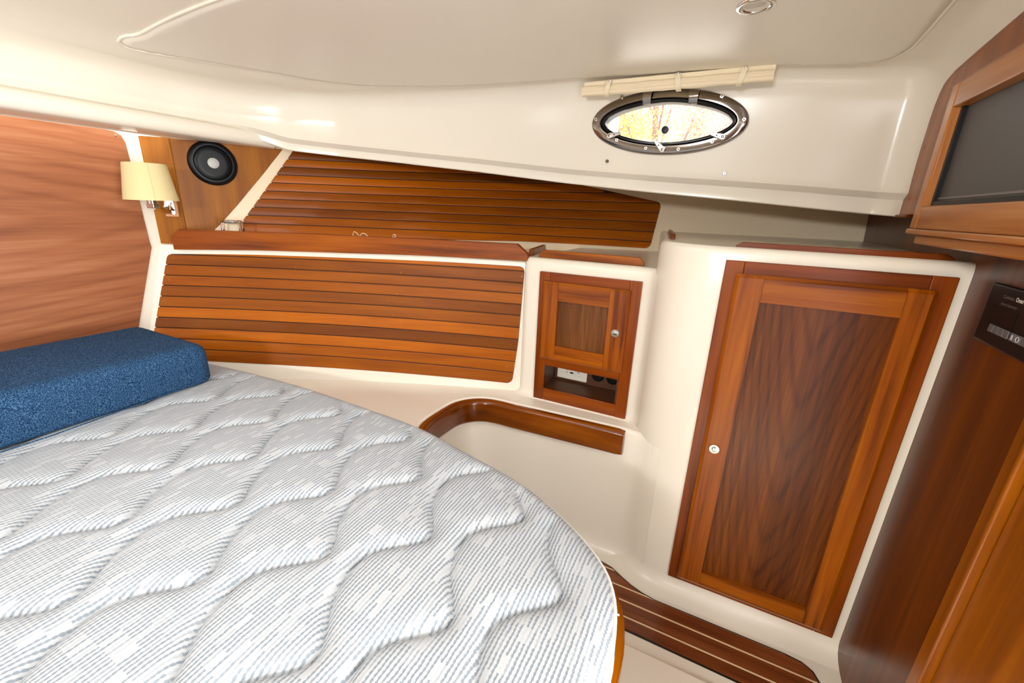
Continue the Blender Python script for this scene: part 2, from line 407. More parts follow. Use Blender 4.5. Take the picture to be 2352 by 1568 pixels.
backM = plain('joint_backing_brown', S(46, 18, 6), .6)
def rnd_(X, x0, x1, rl, rr):
    for d, r_ in ((X - x0, rl), (x1 - X, rr)):
        if d < r_: d = max(d, 0); return r_ - math.sqrt(max(r_ * r_ - (r_ - d) ** 2, 0))
    return 0
def slat_panel(parent, surf, x0, x1, zl, zr, ztop, zbot, off, name='slat_panel', N=26, rl=.012, rr=.02, tacks=()):
    """slats run fore and aft on a hull surface; zl / zr are the joints at the forward and aft ends"""
    ends_ = [0, .003, .006, .010, .015, .021, .028, .036]
    def stations(z):
        a, b2 = x0(z), x1(z)
        return [a + d for d in ends_] + [lerp(a + .05, b2 - .05, k / (N - 1)) for k in range(N)] + [b2 - d for d in ends_[::-1]]
    zm = (zl[len(zl) // 2] + zr[len(zr) // 2]) / 2
    xsn = stations(zm); N2 = len(xsn)
    # dark backing seen in the joints
    def bv(i, j):
        X = xsn[j]; z = lerp(zbot(X) + rnd_(X, xsn[0], xsn[-1], rl * .5, rr), ztop(X) - rnd_(X, xsn[0], xsn[-1], rl, rr), i / 8)
        X = lerp(x0(z), x1(z), (X - xsn[0]) / (xsn[-1] - xsn[0])); return (X, surf(X, z) - .002, z)
    back = mesh(name, *grid(9, N2, bv), backM, parent)
    for i in range(len(zl) - 1):
        top, bot, us = [], [], []
        zi = (zl[i] + zl[i + 1]) / 2
        for X in stations(zi):
            t = (X - x0(zi)) / (x1(zi) - x0(zi))
            XX = lambda z: lerp(x0(z), x1(z), t)
            a = lerp(zl[i], zr[i], t) - .0017; c = lerp(zl[i + 1], zr[i + 1], t) + .0017
            a = min(a, ztop(X) - rnd_(X, x0(zi), x1(zi), rl, rr)); c = max(c, zbot(X) + rnd_(X, x0(zi), x1(zi), rl * .5, rr))
            if a - c > .0012: top.append((XX(a), a)); bot.append((XX(c), c))
        if len(top) < 3: continue
        V, F, uv = [], [], []; k = len(top); L = random.random() * 3
        for q in range(k):
            (Xt, a), (Xb, c) = top[q], bot[q]
            ch = min(.002, (a - c) * .3)
            for z, d in ((a, .001), (a, off - .0015), (a - ch, off), (c + ch, off), (c, off - .0015), (c, .001)):
                X = lerp(Xb, Xt, (z - c) / (a - c)); V.append((X, surf(X, z) - d, z)); uv.append((X * 1.07 + L, z + L))
        for q in range(k - 1):
            for e2 in range(5): F.append((q * 6 + e2, q * 6 + e2 + 1, (q + 1) * 6 + e2 + 1, (q + 1) * 6 + e2))
        F.append(tuple(range(6))); F.append(tuple((k - 1) * 6 + e2 for e2 in range(5, -1, -1)))
        mesh('slat', V, F, slatL, back, uv=uv, smooth=30)
    if tacks:
        ps = []
        for px, py in tacks:
            p = march(px, py, lambda q: q[1] > surf(q[0], q[2]) - off)
            ps.append(lathe(p + np.array([0, .001, 0]), (0, -1, 0), [(.0024, 0), (.0022, .0012), (.0012, .0018)], 8))
        o = mesh('tacks', *merge(ps), copper, back); o['kind'] = 'stuff'
    return back
zr = [-.18, -.221, -.266, -.306, -.348, -.391, -.439, -.487, -.533, -.580, -.627, -.70]
zl = [-.20, -.222, -.261, -.302, -.341, -.383, -.424, -.465, -.505, -.546, -.585, -.66]
lx0 = lambda z: -1.985 - .02 * (z + .22) / -.42
lx1 = lambda z: ip(z, [-.68, -.5, -.2], [-.695, -.677, -.664])
lt = lambda X: ip(X, [-2, -1.68, -1.33, -1, -.67], [-.221, -.213, -.210, -.206, -.205])
lb = lambda X: ip(X, [-2, -1.82, -1.65, -1.32, -.99, -.70], [-.625, -.636, -.644, -.655, -.666, -.674])
def Z3(x, y): return (300 + x / 2.352, 500 + y / 2.352)
tk = [Z3(*p) for p in ((228, 218), (205, 335), (182, 447), (160, 562), (890, 267), (868, 378), (845, 491), (824, 605), (806, 720), (1458, 297), (1438, 409), (1417, 526), (1396, 645), (1377, 755), (2112, 318), (2090, 437), (2071, 562), (2052, 684), (2033, 803))]
slat_panel(liner, lowY, lx0, lx1, zl, zr, lt, lb, .007, 'lower_slat_panel', tacks=tk)
ux0 = lambda z: ip(z, [-.1, .2], [-1.855, -1.775])
ux1 = lambda z: ip(z, [-.16, .05], [-.335, -.325])
uzl = [0 - .034 * i for i in range(-7, 6)]; uzr = [.002 - .0437 * i for i in range(-7, 6)]
ut = lambda X: (min(z_hulltop(X) - .002, ip(X, [-1.8, -.9, -.33], [.30, .155, .049])))
ub = lambda X: ip(X, [-1.8, -.9, -.33], [-.16, -.15, -.158])
def Z5(x, y): return (600 + x / 2.45, 320 + y / 2.45)
tk = [Z5(*p) for p in ((165, 108), (112, 188), (715, 422), (762, 330), (668, 512), (1387, 445), (1343, 548), (2183, 440), (2155, 550))] + [(592, 466), (572, 500)]
slat_panel(hull, hullY, ux0, ux1, uzl, uzr, ut, ub, .008, 'upper_slat_panel', rl=.002, rr=.022, tacks=tk)

# ---- forward bulkhead: white flange with a wooden panel, and the crossbeam over it
wf = struct(mesh('wall_forward', *boxv(XF - .05, XF, -1.5, 1.5, -1.28, .6), gel, bevel=0))
pe = [at(px, py, 0, XF + .006)[1:] for px, py in ((243, 297), (262, 301), (279, 311), (289, 328), (300, 372), (332, 505), (345, 556), (349, 568), (343, 605), (318, 757))]
zt = pe[0][1]
poly = [(-1.2, zt)] + [tuple(p) for p in pe] + [(pe[-1][0] - .045, -.73), (-1.2, -.73)]
mesh('wood_panel', *prism(poly, 'X', XF + .001, XF + .006), bulk, wf, bevel=.0015, origin=(XF, .62, -.09))
mesh('panel_screw', *lathe((XF + .006, *at(265, 311, 0, XF + .006)[1:]), (1, 0, 0), [(.004, 0), (.0035, .0015)], 10), chrome, wf)
prof = [(-1.90, .206), (-1.79, .206), (-1.777, .212), (-1.772, .228), (-1.777, .248), (-1.79, .260), (-1.82, .266), (-1.90, .266)]
V = []
ends = [-1.3, 1.20, 1.20]
for k, Y in enumerate((-1.32, 1.17)):
    for X, z in prof:
        V.append((X, Y if k == 0 else Y + (.19 if X < -1.8 else .10) - (z - .206) * .3, z))
np_ = len(prof)
F = [tuple(range(np_)), tuple(range(2 * np_ - 1, np_ - 1, -1))] + [(i, (i + 1) % np_, np_ + (i + 1) % np_, np_ + i) for i in range(np_)]
beam = struct(mesh('trim_1', V, F, gel, smooth=50))

# ---- headliner: cabin trunk sides, coved corners and ceiling in one moulding, with the portlight and hatch openings
YP = 1.650
_l, _r, _t, _b = at(1359, 273, 1, YP - .004), at(1722.6, 265.7, 1, YP - .004), at(1540, 201, 1, YP - .004), at(1536, 355, 1, YP - .004)
PX, PZ = (_l[0] + _r[0]) / 2, (_t[2] + _b[2]) / 2       # portlight centre
PA, PB = (_r[0] - _l[0]) / 2, (_t[2] - _b[2]) / 2
side = [np.array((x, y)) for x, y in zip(TX, TY)][::-1]
side = side[:-1] + [np.array((-1.837, .95))]
path = catmull(side, 10)
# even spacing
def resample(P, step):
    P = [np.array(p, float) for p in P]; d = [0]
    for a, b2 in zip(P, P[1:]): d.append(d[-1] + np.linalg.norm(b2 - a))
    k = max(2, int(round(d[-1] / step)) + 1); s = np.linspace(0, d[-1], k)
    A = np.array(P); return [np.array([np.interp(t, d, A[:, c]) for c in range(A.shape[1])]) for t in s]
path = [p for p in resample(path, .018) if p[0] < .365]
fwdp = [np.array((-1.84, y)) for y in np.linspace(.93, 0, 24)]
path = path + fwdp
def normals(P):
    out = []
    for i in range(len(P)):
        t = P[min(i + 1, len(P) - 1)] - P[max(i - 1, 0)]; nn = np.array([-t[1], t[0]]); nn /= np.linalg.norm(nn); out.append(nn)
    return out
nrm = normals(path)
if np.dot(nrm[5], (0, -1)) < 0: nrm = [-q for q in nrm]
for i, p in enumerate(path):
    if p[1] < .02: nrm[i] = np.array((1., 0))
def ceilz(X, Y):
    """ceiling height: cambered from the fold at the side to the centreline"""
    zf = z_fold(X); a = min(abs(Y) / (ip(X, TX, TY) - .056), 1); b2 = 1 - min(max((X + 1.784) / .634, 0), 1)
    rr = min((a ** 3 + b2 ** 3) ** (1 / 3), 1)
    return zf - .002 + (.495 - zf) * (1 - rr * rr)
NW, NT = 14, 26
def column(p, nn, sink=0.0, inset=0.0, xo=None, sgn=1):
    X = p[0]; zl_, zb_, zw_, zf = z_lip(X), z_band(X), z_wall(X), z_fold(X)
    if p[0] < -1.70:
        k = sstep((-1.70 - p[0]) / .1); zw_ = lerp(zw_, .271, k); zb_ = lerp(zb_, .255, k); zl_ = lerp(zl_, .235, k)
    rows = []
    if p[0] > -1.76: rows.append((X, max(hullY(X, z_hulltop(X)), p[1] + .06), z_hulltop(X)))
    else: rows.append((p[0] - nn[0] * .1, p[1] - nn[1] * .1, z_lip(X)))
    def at_(o, z): rows.append((p[0] + nn[0] * (o + inset), p[1] + nn[1] * (o + inset), z))
    at_(-.018, zl_ + .003); at_(-.014, zl_); at_(-.010, zl_ + .003); at_(-.010, zb_ - .002); at_(-.009, zb_); at_(.012, zw_ - .004); at_(.016, zw_)
    at_(.014, zw_ + .006)
    for k in range(1, NW + 1): at_(.014 * (1 - k / NW) ** 2 + .010 * (k / NW) ** 3, lerp(zw_ + .006, zf - .075, k / NW))
    at_(.013, zf - .055); at_(.019, zf - .037); at_(.028, zf - .021); at_(.040, zf - .009)
    f0 = np.array((p[0] + nn[0] * (.056 + inset), p[1] + nn[1] * (.056 + inset)))
    c = np.array((max(p[0], -1.15), 0.0)) if p[0] > -1.83 else np.array((max(-1.15 - .0 * p[1], -1.15), 0.0))
    for k in range(NT + 1):
        t = k / NT; t2 = t ** 1.15
        q = f0 + (c - f0) * t2
        z = ceilz(q[0], q[1]) if k else zf - .002
        rows.append((q[0], q[1], z))
    out = []
    for i, (x, y, z) in enumerate(rows):
        if xo is not None and i > 0: x = xo
        if i > 8: z -= sink * min((i - 8) / NW, 1.0)
        out.append((x, y, z))
    return out
cols = []
p0, n0 = path[0], np.array((0, -1.))
for xo, ins, snk in ((.485, .046, .048), (.416, .046, .048), (.413, .038, .042), (.402, .024, .026), (.388, .012, .010), (.376, .003, .003)):
    cols.append(column(np.array((xo, p0[1])), n0, snk, ins, xo))
for p, nn in zip(path, nrm): cols.append(column(p, nn))
R_, C_ = len(cols[0]), len(cols)
lens_in = lambda x, z, a, b2, e2=1.75: (abs(x / a) ** e2 + abs(z / b2) ** e2) < 1
def face_skip(pts):
    c = np.mean(np.array(pts), 0)
    if c[1] > 1.5 and lens_in(c[0] - PX, c[2] - PZ, .232, .083): return True
    if -1.09 < c[0] < -.51 and abs(c[1]) < .28 and c[2] > .44: return True
    return False
V, F = [], []
for s in (1, -1):
    k0 = len(V)
    for c in cols: V += [(x, y * s, z) for x, y, z in c]
    for j in range(C_ - 1):
        for i in range(R_ - 1):
            f = (k0 + j * R_ + i, k0 + (j + 1) * R_ + i, k0 + (j + 1) * R_ + i + 1, k0 + j * R_ + i + 1)
            pts = [(V[q][0], V[q][1] * s, V[q][2]) for q in f]
            if face_skip(pts): continue
            F.append(f)
ceiling = struct(mesh('ceiling', V, F, gel, smooth=30))
# ceiling panel on the port side: a slightly proud moulded field with a rounded border
def in_poly(P, x, y):
    x = np.asarray(x); y = np.asarray(y); ins = np.zeros(x.shape, bool); k = len(P)
    for i in range(k):
        x1, y1 = P[i]; x2, y2 = P[(i + 1) % k]
        c = ((y1 > y) != (y2 > y)) & (x < (x2 - x1) * (y - y1) / (y2 - y1 + 1e-12) + x1); ins ^= c
    return ins
def near_poly(P, x, y):
    bd = np.full(x.shape, 1e9); bx = np.zeros(x.shape); by = np.zeros(x.shape); k = len(P)
    for i in range(k):
        x1, y1 = P[i]; x2, y2 = P[(i + 1) % k]; dx, dy = x2 - x1, y2 - y1
        t = np.clip(((x - x1) * dx + (y - y1) * dy) / (dx * dx + dy * dy + 1e-12), 0, 1)
        qx, qy = x1 + t * dx, y1 + t * dy; d = np.hypot(x - qx, y - qy); mk = d < bd
        bd = np.where(mk, d, bd); bx = np.where(mk, qx, bx); by = np.where(mk, qy, by)
    return bd, bx, by
def fill_poly(P, gx, gy, hf):
    """regular grid clipped to an outline; rim vertices snapped onto it. hf(x, y, distance to rim) -> z"""
    X, Y = np.meshgrid(gx, gy, indexing='ij'); ins = in_poly(P, X, Y); d, qx, qy = near_poly(P, X, Y)
    nx_, ny_ = X.shape
    cell = ins[:-1, :-1] | ins[1:, :-1] | ins[:-1, 1:] | ins[1:, 1:]
    Xs = np.where(ins, X, qx); Ys = np.where(ins, Y, qy); D = np.where(ins, d, 0)
    idx = -np.ones(X.shape, int); V, F = [], []
    for i, j in np.argwhere(cell):
        q = []
        for a, b2 in ((i, j), (i + 1, j), (i + 1, j + 1), (i, j + 1)):
            if idx[a, b2] < 0:
                idx[a, b2] = len(V); V.append((Xs[a, b2], Ys[a, b2], hf(Xs[a, b2], Ys[a, b2], D[a, b2])))
            q.append(idx[a, b2])
        F.append(tuple(q))
    return V, F
onc = lambda px, py: march(px, py, lambda q: q[2] > ceilz(q[0], q[1]), .5, 3.2)[:2]
po = [onc(*p) for p in ((330, 70), (292, 79), (273, 87), (273, 96), (292, 106), (350, 119), (450, 136), (600, 160), (740, 183), (850, 194), (980, 195), (1100, 192), (1330, 180), (1600, 166), (1830, 152), (1960, 146), (2040, 134), (2090, 110), (2130, 70), (2165, 30))]
po = [np.array((p[0], min(p[1], ip(p[0], TX, TY) - .075))) for p in po]
xa = po[-1][0]
po += [np.array((xa, 1.0)), np.array((xa, .80)), np.array((xa - .03, .765)), np.array((-.4, .768)), np.array((-.9, .772)), np.array((-1.3, .776))]
po = resample(catmull(po, 6, True), .02)
V, F = fill_poly([tuple(p) for p in po], np.arange(-1.95, .45, .011), np.arange(.70, 1.72, .011),
                 lambda x, y, d: ceilz(x, y) + .002 - .011 * sstep(d / .012))
mesh('ceiling_panel', V, F, gelm, ceiling, smooth=80)
mesh('panel_bead', *tube([(p[0], p[1], ceilz(p[0], p[1]) - .002) for p in po], .0038, 8, True), gel, ceiling)
# hatch frame around the deck opening
V, F = merge([boxv(-1.13, -1.085, -.325, .325, .455, .60), boxv(-.515, -.47, -.325, .325, .455, .60), boxv(-1.085, -.515, .28, .325, .455, .60), boxv(-1.085, -.515, -.325, -.28, .455, .60)])
mesh('hatch_frame', V, F, hatchM, ceiling, bevel=.006)

# ---- starboard side and the aft bulkhead
ws = struct(mesh('wall_starboard', *grid(2, NX, lambda i, j: (xs[j], -(hullY(xs[j], 0) if i else lowY(min(xs[j], -.63), -.6)) if xs[j] < -.6 else -1.7, z_hulltop(xs[j]) if i else -1.24)), gel))
wa = struct(mesh('wall_aft', *merge([boxv(XA, XA + .04, .30, 2.4, -1.28, .62), boxv(XA, XA + .04, -2.4, -.32, -1.28, .62), boxv(XA, XA + .04, -.32, .30, .42, .62)]), aftW, bevel=0, origin=(XA, 1.3, -.5)))

# ------------------------------------------------------------------ berth base with its teak rail
P0 = [(-.09, 1.2715), (-.115, 1.2845), (-.14, 1.3015), (-.163, 1.3155), (-.195, 1.3235), (-.25, 1.325), (-.45, 1.315), (-.62, 1.305), (-.693, 1.303), (-.749, 1.292), (-.7955, 1.2615), (-.827, 1.2145), (-.838, 1.159), (-.838, 1.03), (-.81, .955), (-.755, .915), (-.68, .897),
      (-.5, .867), (-.35, .825), (-.24, .775), (-.155, .715), (-.10, .65), (-.078, .585), (-.072, .5), (-.072, .2), (-.072, -.2), (-.072, -.6)]
P0 = resample(catmull(P0, 8), .02)
bb = thing('berth_base', 'white moulded berth base under the mattress, edged with a varnished teak rail', 'bed base', (-1.0, .2, -1.22))
ZP = -.706
V = []
lev = [(-.030, -1.22), (-.012, -1.212), (-.003, -1.195), (0, -1.17), (0, -.9), (0, ZP - .012), (.004, ZP - .004), (.012, ZP)]
pn = normals(P0)
well = np.array((-.4, 1.1))
i5 = 10
sg = 1 if np.dot(pn[i5], well - P0[i5]) > 0 else -1
pn = [q * sg for q in pn]                         # pointing into the foot well
for o_, z in lev: V += [(p[0] - nn[0] * o_, p[1] - nn[1] * o_, z) for p, nn in zip(P0, pn)]
k = len(P0); F = [(i * k + j, i * k + j + 1, (i + 1) * k + j + 1, (i + 1) * k + j) for i in range(len(lev) - 1) for j in range(k - 1)]
top = [(p[0] - nn[0] * .012, p[1] - nn[1] * .012) for p, nn in zip(P0, pn)]
back = [(-.085, -.62), (-2.0, -.62), (-2.0, .70)] + [(x, lowY(x, -.7) + .01) for x in np.linspace(-1.95, -.66, 14)] + [(-.64, 1.45), (-.205, 1.45)]
kk = len(V); V += [(p[0], p[1], ZP) for p in top + back]
F.append(tuple(range(kk, len(V))))
mesh('base_moulding', V, F, gel, bb, smooth=50)
# teak rail: rounded profile swept along the edge of the well and round the foot of the berth
i0 = [i for i, p in enumerate(P0) if p[0] < -.200][0]; RP = P0[i0:]; RN = pn[i0:]
prof = [(.001, -.800), (.016, -.800), (.024, -.796), (.028, -.788), (.028, -.722), (.025, -.713), (.018, -.708), (.008, -.7065), (.001, -.7075)]
V = []
for i, (p, nn) in enumerate(zip(RP, RN)):
    sc = 1.0
    if i == 0: sc = .93
    for o_, z in prof:
        zz = lerp(-.752, z, sc if i == 0 else 1); V.append((p[0] + nn[0] * o_ * (.93 if i == 0 else 1) + (.003 if i == 0 else 0), p[1] + nn[1] * o_ * (.93 if i == 0 else 1), zz))
q = len(prof); k = len(RP)
F = [(i * q + a, i * q + (a + 1) % q, (i + 1) * q + (a + 1) % q, (i + 1) * q + a) for i in range(k - 1) for a in range(q)] + [tuple(range(q)), tuple((k - 1) * q + a for a in range(q - 1, -1, -1))]
arc = np.cumsum([0] + [float(np.linalg.norm(RP[i + 1] - RP[i])) for i in range(k - 1)])
uv = [(arc[i], (a * .018)) for i in range(k) for a in range(q)]
railM = wood('teak_rail', S(76, 34, 12), S(130, 68, 32), S(166, 102, 56), 'X', 'UV', 1, .18, .5, .02)
o = mesh('teak_rail', V, F, railM, bb, smooth=50, uv=uv); o['label'] = 'varnished teak rail with rounded edges'

# ------------------------------------------------------------------ mattress
mt = thing('mattress', 'white and grey quilted mattress with wavy stitching filling the berth', 'mattress', (-1.0, .0, ZP))
half = [(-1.985, .60), (-1.96, .66), (-1.9, .735), (-1.7, .80), (-1.416, .833), (-1.187, .845), (-.983, .842), (-.85, .838), (-.704, .83), (-.6, .812), (-.498, .787), (-.333, .747), (-.207, .687), (-.116, .621), (-.077, .564), (-.06, .50), (-.055, .44), (-.052, .3)]
outl = half + [(-.052, 0), (-.052, -.3)] + [(x, -y) for x, y in half[::-1]][1:]
outl = [np.array(p) for p in outl]
body = catmull(outl, 6) + [np.array((-1.985, .0))]
body = resample(body + [body[0]], .02)[:-1]
bp_ = [tuple(p) for p in body]
ZM = -.580
def quilt(x, y):
    best = 1e9
    for i in range(0, 15):
        c0 = -.183 - .1305 * i
        if abs(x - c0) > .14: continue
        ph = (y - (.512 if i % 2 == 0 else .392)) / .2500
        ph += .06 * math.sin(2 * math.pi * ph * 1.0 + .6)
        lx = c0 + .036 * math.cos(2 * math.pi * ph)
        sl = .036 * 2 * math.pi / .25 * math.sin(2 * math.pi * ph)
        best = min(best, abs(x - lx) / math.sqrt(1 + sl * sl))
    return best
def mz(x, y, d):
    q = quilt(x, y); z = ZM - (.014 * math.exp(-q / .013) + .004 * math.exp(-(q / .005) ** 2)) * sstep((d - .008) / .05) - .006 * (1 - sstep(d / .05)) + .004
    r = .034
    if d < r: z -= (r - math.sqrt(max(r * r - (r - d) ** 2, 0))) * .9
    return z
gx = np.concatenate([np.arange(-2.0, -1.45, .012), np.arange(-1.45, -.04, .0042)])
gy = np.concatenate([np.arange(-.87, -.02, .03), np.arange(-.02, .87, .0042)])
V, F = fill_poly(bp_, gx, gy, mz)
mesh('quilted_top', V, F, knit, mt, smooth=80)
rimz = ZM - .030
ring = [np.array((p[0], p[1], rimz + .003)) for p in body]
mesh('piping', *tube(ring, .0042, 8, True), pipM, mt)
ring2 = [np.array((p[0], p[1], ZP + .012)) for p in body]
mesh('piping', *tube(ring2, .0042, 8, True), pipM, mt)
k = len(body); V = []
for z, gfac in ((rimz, 0), (rimz - .02, .004), (lerp(rimz, ZP, .5), .007), (ZP + .03, .005), (ZP + .008, 0), (ZP + .001, -.012)):
    cxy = np.mean(np.array(body), 0)
    for p in body:
        dv = p - np.array((-1.0, 0)); dv = dv / np.linalg.norm(dv); V.append((p[0] + dv[0] * gfac, p[1] + dv[1] * gfac, z))
F = [(i * k + j, i * k + (j + 1) % k, (i + 1) * k + (j + 1) % k, (i + 1) * k + j) for i in range(5) for j in range(k)]
mesh('side_band', V, F, knit, mt, smooth=80)
# small white care tag poking out at the foot
tp = at(1420, 1408, 2, rimz)
mesh('care_tag', *boxv(tp[0] - .012, tp[0] + .002, tp[1] - .001, tp[1] + .001, rimz - .004, rimz - .002), pipM, mt)

# ------------------------------------------------------------------ blue bolster cushion
V, F = boxv(-1.87, -1.392, -.70, .715, ZM + .0055, ZM + .128)
bm = bmesh.new(); vs = [bm.verts.new(v) for v in V]
for f in F: bm.faces.new([vs[i] for i in f])
bmesh.ops.recalc_face_normals(bm, faces=bm.faces)
vert = [e for e in bm.edges if abs(e.verts[0].co.z - e.verts[1].co.z) > .05]
bmesh.ops.bevel(bm, geom=vert, offset=.045, segments=5, affect='EDGES', profile=.5)
tope = [e for e in bm.edges if min(e.verts[0].co.z, e.verts[1].co.z) > ZM + .12 and len(e.link_faces) == 2 and any(abs(f.normal.z) < .5 for f in e.link_faces) and any(f.normal.z > .5 for f in e.link_faces)]
bmesh.ops.bevel(bm, geom=tope, offset=.038, segments=6, affect='EDGES', profile=.5)
bote = [e for e in bm.edges if max(e.verts[0].co.z, e.verts[1].co.z) < ZM + .008 and any(f.normal.z < -.5 for f in e.link_faces) and any(abs(f.normal.z) < .5 for f in e.link_faces)]
bmesh.ops.bevel(bm, geom=bote, offset=.012, segments=3, affect='EDGES', profile=.5)
bm.verts.index_update(); V = [tuple(v.co) for v in bm.verts]; F = [[v.index for v in f.verts] for f in bm.faces]; bm.free()
V = [(x + (.05 * max(y - .3, 0) / .4 * -1 if x > -1.6 else 0), y, z + (.006 if z > ZM + .1 else 0) * math.cos((x + 1.63) * 5)) for x, y, z in V]
bol = thing('bolster_cushion', 'navy blue woven bolster cushion lying at the head of the mattress', 'cushion', (-1.63, 0, ZM))
mesh('cover', V, F, navy, bol, smooth=60)
seam = [(-1.393 - .05 * max(y - .3, 0) / .4, y, ZM + .014) for y in np.linspace(-.62, .66, 30)]
mesh('seam', *tube(seam, .0016, 6), navy, bol)

# ------------------------------------------------------------------ framed cabinet fronts
def cabinet_front(root, y, outer, door, panel, lock, stile, rail, rails_extra=(), dep=.013, dth=.018, lock_r=.0145, panmat=panV, fV=casV, fH=casH, dV=frameV, dH=frameH):
    """flat face frame (stiles and rails), a framed door with recessed panel, and a chrome push lock; all on the plane y"""
    x0, x1, z0, z1 = outer
    yb = y + dep
    fr = root
    mesh('frame_stile', *boxv(x0, x0 + stile, y, yb, z0, z1), fV, root, bevel=.002)
    mesh('frame_stile', *boxv(x1 - stile, x1, y, yb, z0, z1), fV, root, bevel=.002)
    for a, b2 in [(z1 - rail, z1), (z0, z0 + rail)] + list(rails_extra):
        mesh('frame_rail', *boxv(x0 + stile, x1 - stile, y + .0006, yb, a, b2), fH, fr, bevel=.0015)
    a0, a1, b0, b1 = door; p0_, p1_, q0, q1 = panel
    yd = y - dth
    dr = mesh('door', *boxv(p0_ - .004, p1_ + .004, yd + .012, y - .001, q0 - .004, q1 + .004), panmat, root, bevel=0)
    def bar(xa_, xb_, za_, zb_, inn, mat, nm):
        """a door frame member whose outer edge is chamfered"""
        c = .009; V = []
        V += [(xa_, y - .002, za_), (xb_, y - .002, za_), (xb_, y - .002, zb_), (xa_, y - .002, zb_)]
        l_, r_, d_, u_ = ('l' in inn), ('r' in inn), ('d' in inn), ('u' in inn)
        V += [(xa_ , yd + .006, za_), (xb_, yd + .006, za_), (xb_, yd + .006, zb_), (xa_, yd + .006, zb_)]
        V += [(xa_ + (c if l_ else 0.0003), yd, za_ + (c if d_ else 0.0003)), (xb_ - (c if r_ else 0.0003), yd, za_ + (c if d_ else 0.0003)),
              (xb_ - (c if r_ else 0.0003), yd, zb_ - (c if u_ else 0.0003)), (xa_ + (c if l_ else 0.0003), yd, zb_ - (c if u_ else 0.0003))]
        F = [(0, 1, 2, 3), (8, 9, 10, 11)] + [(i, (i + 1) % 4, 4 + (i + 1) % 4, 4 + i) for i in range(4)] + [(4 + i, 4 + (i + 1) % 4, 8 + (i + 1) % 4, 8 + i) for i in range(4)]
        return mesh(nm, V, F, mat, dr, smooth=20)
    bar(a0, p0_, b0, b1, 'ldu', dV, 'stile'); bar(p1_, a1, b0, b1, 'rdu', dV, 'stile')
    bar(p0_, p1_, q1, b1, 'u', dH, 'rail'); bar(p0_, p1_, b0, q0, 'd', dH, 'rail')
    lx, lz = lock; R = lock_r
    lk = mesh('lock', *lathe((lx, yd, lz), (0, -1, 0), [(R, -.001), (R, .003), (R * .9, .0055), (R * .66, .0055), (R * .62, .003), (R * .5, .003), (R * .47, .006), (R * .25, .0068)], 28), chrome, dr, smooth=40)
    lk['label'] = 'chrome push-button lock'
    return fr, dr

# ------------------------------------------------------------------ bedside cabinet moulding with its framed door and open niche
YN = 1.39
ns = thing('bedside_cabinet', 'small white moulded bedside cabinet with a wooden door over an open niche', 'cabinet', (-.43, 1.6, ZP))
def Z8(x, y): return (1220 + x / 4.125, 600 + y / 4.125)
outer = rect_at([Z8(85, 95), Z8(1060, 195), Z8(15, 1300), Z8(882, 1510)], YN)
door = rect_at([Z8(115, 190), Z8(948, 280), Z8(70, 915), Z8(840, 1060)], YN - .016)
pan = rect_at([Z8(258, 375), Z8(738, 437), Z8(228, 800), Z8(690, 880)], YN - .012)
nic = rect_at([Z8(122, 985), Z8(812, 1120), Z8(115, 1200), Z8(780, 1355)], YN)
lk = at(*Z8(797, 680), 1, YN - .02)
nx0, nx1, nz0, nz1 = nic
bx = sorted([-.21, nx0 - .005, nx1 + .005] + list(np.linspace(-.60, -.24, 10)))
npath = [(-.668, 1.62), (-.672, 1.50), (-.673, 1.455), (-.671, 1.437), (-.664, 1.420), (-.652, 1.409), (-.636, 1.4035)] + [(x, 1.403) for x in bx if x < -.215] + [(-.214, 1.398), (-.199, 1.385), (-.184, 1.36)]
npath = [np.array(p) for p in npath]
nn_ = normals(npath); s_ = 1 if np.dot(nn_[9], (0, 1)) > 0 else -1; nn_ = [q * s_ for q in nn_]
zlev = [(-.020, ZP), (-.008, ZP + .006), (0, ZP + .020), (0, nz0 - .004), (0, nz1 + .004), (0, -.40), (0, -.25), (0, -.192), (.002, -.182), (.007, -.174), (.014, -.1695), (.024, -.1675), (.036, -.1695)]
k = len(npath); V = []
for o_, z in zlev: V += [(p[0] + q[0] * o_, p[1] + q[1] * o_, z) for p, q in zip(npath, nn_)]
ia = [i for i, p in enumerate(npath) if abs(p[0] - (nx0 - .005)) < 1e-6][0]; ib = [i for i, p in enumerate(npath) if abs(p[0] - (nx1 + .005)) < 1e-6][0]
F = [(i * k + j, i * k + j + 1, (i + 1) * k + j + 1, (i + 1) * k + j) for i in range(len(zlev) - 1) for j in range(k - 1) if not (i == 3 and ia <= j < ib)]
# top surface back to the hull
t0 = len(V); V += [(min(p[0] + q[0] * .036, -.30), hullY(p[0], -.17) + .01, -.1695) for p, q in zip(npath, nn_)]
F += [((len(zlev) - 1) * k + j, (len(zlev) - 1) * k + j + 1, t0 + j + 1, t0 + j) for j in range(k - 1)]
mesh('cabinet_body', V, F, gel, ns, smooth=60)
cabinet_front(ns, YN, outer, door, pan, (lk[0], lk[2]), nx0 - outer[0], nz0 - outer[2], [(nz1, nz1 + .05)], panmat=panS)
# niche lining
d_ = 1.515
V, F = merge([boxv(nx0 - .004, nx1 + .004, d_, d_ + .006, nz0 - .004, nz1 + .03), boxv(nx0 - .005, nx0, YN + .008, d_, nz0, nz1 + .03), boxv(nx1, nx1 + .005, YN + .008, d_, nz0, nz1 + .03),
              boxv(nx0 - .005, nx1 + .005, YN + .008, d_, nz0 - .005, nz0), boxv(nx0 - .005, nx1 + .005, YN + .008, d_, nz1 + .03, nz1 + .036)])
nl = mesh('niche_lining', V, F, dark_in, ns, bevel=0); nl['label'] = 'shadowy brown niche below the door'
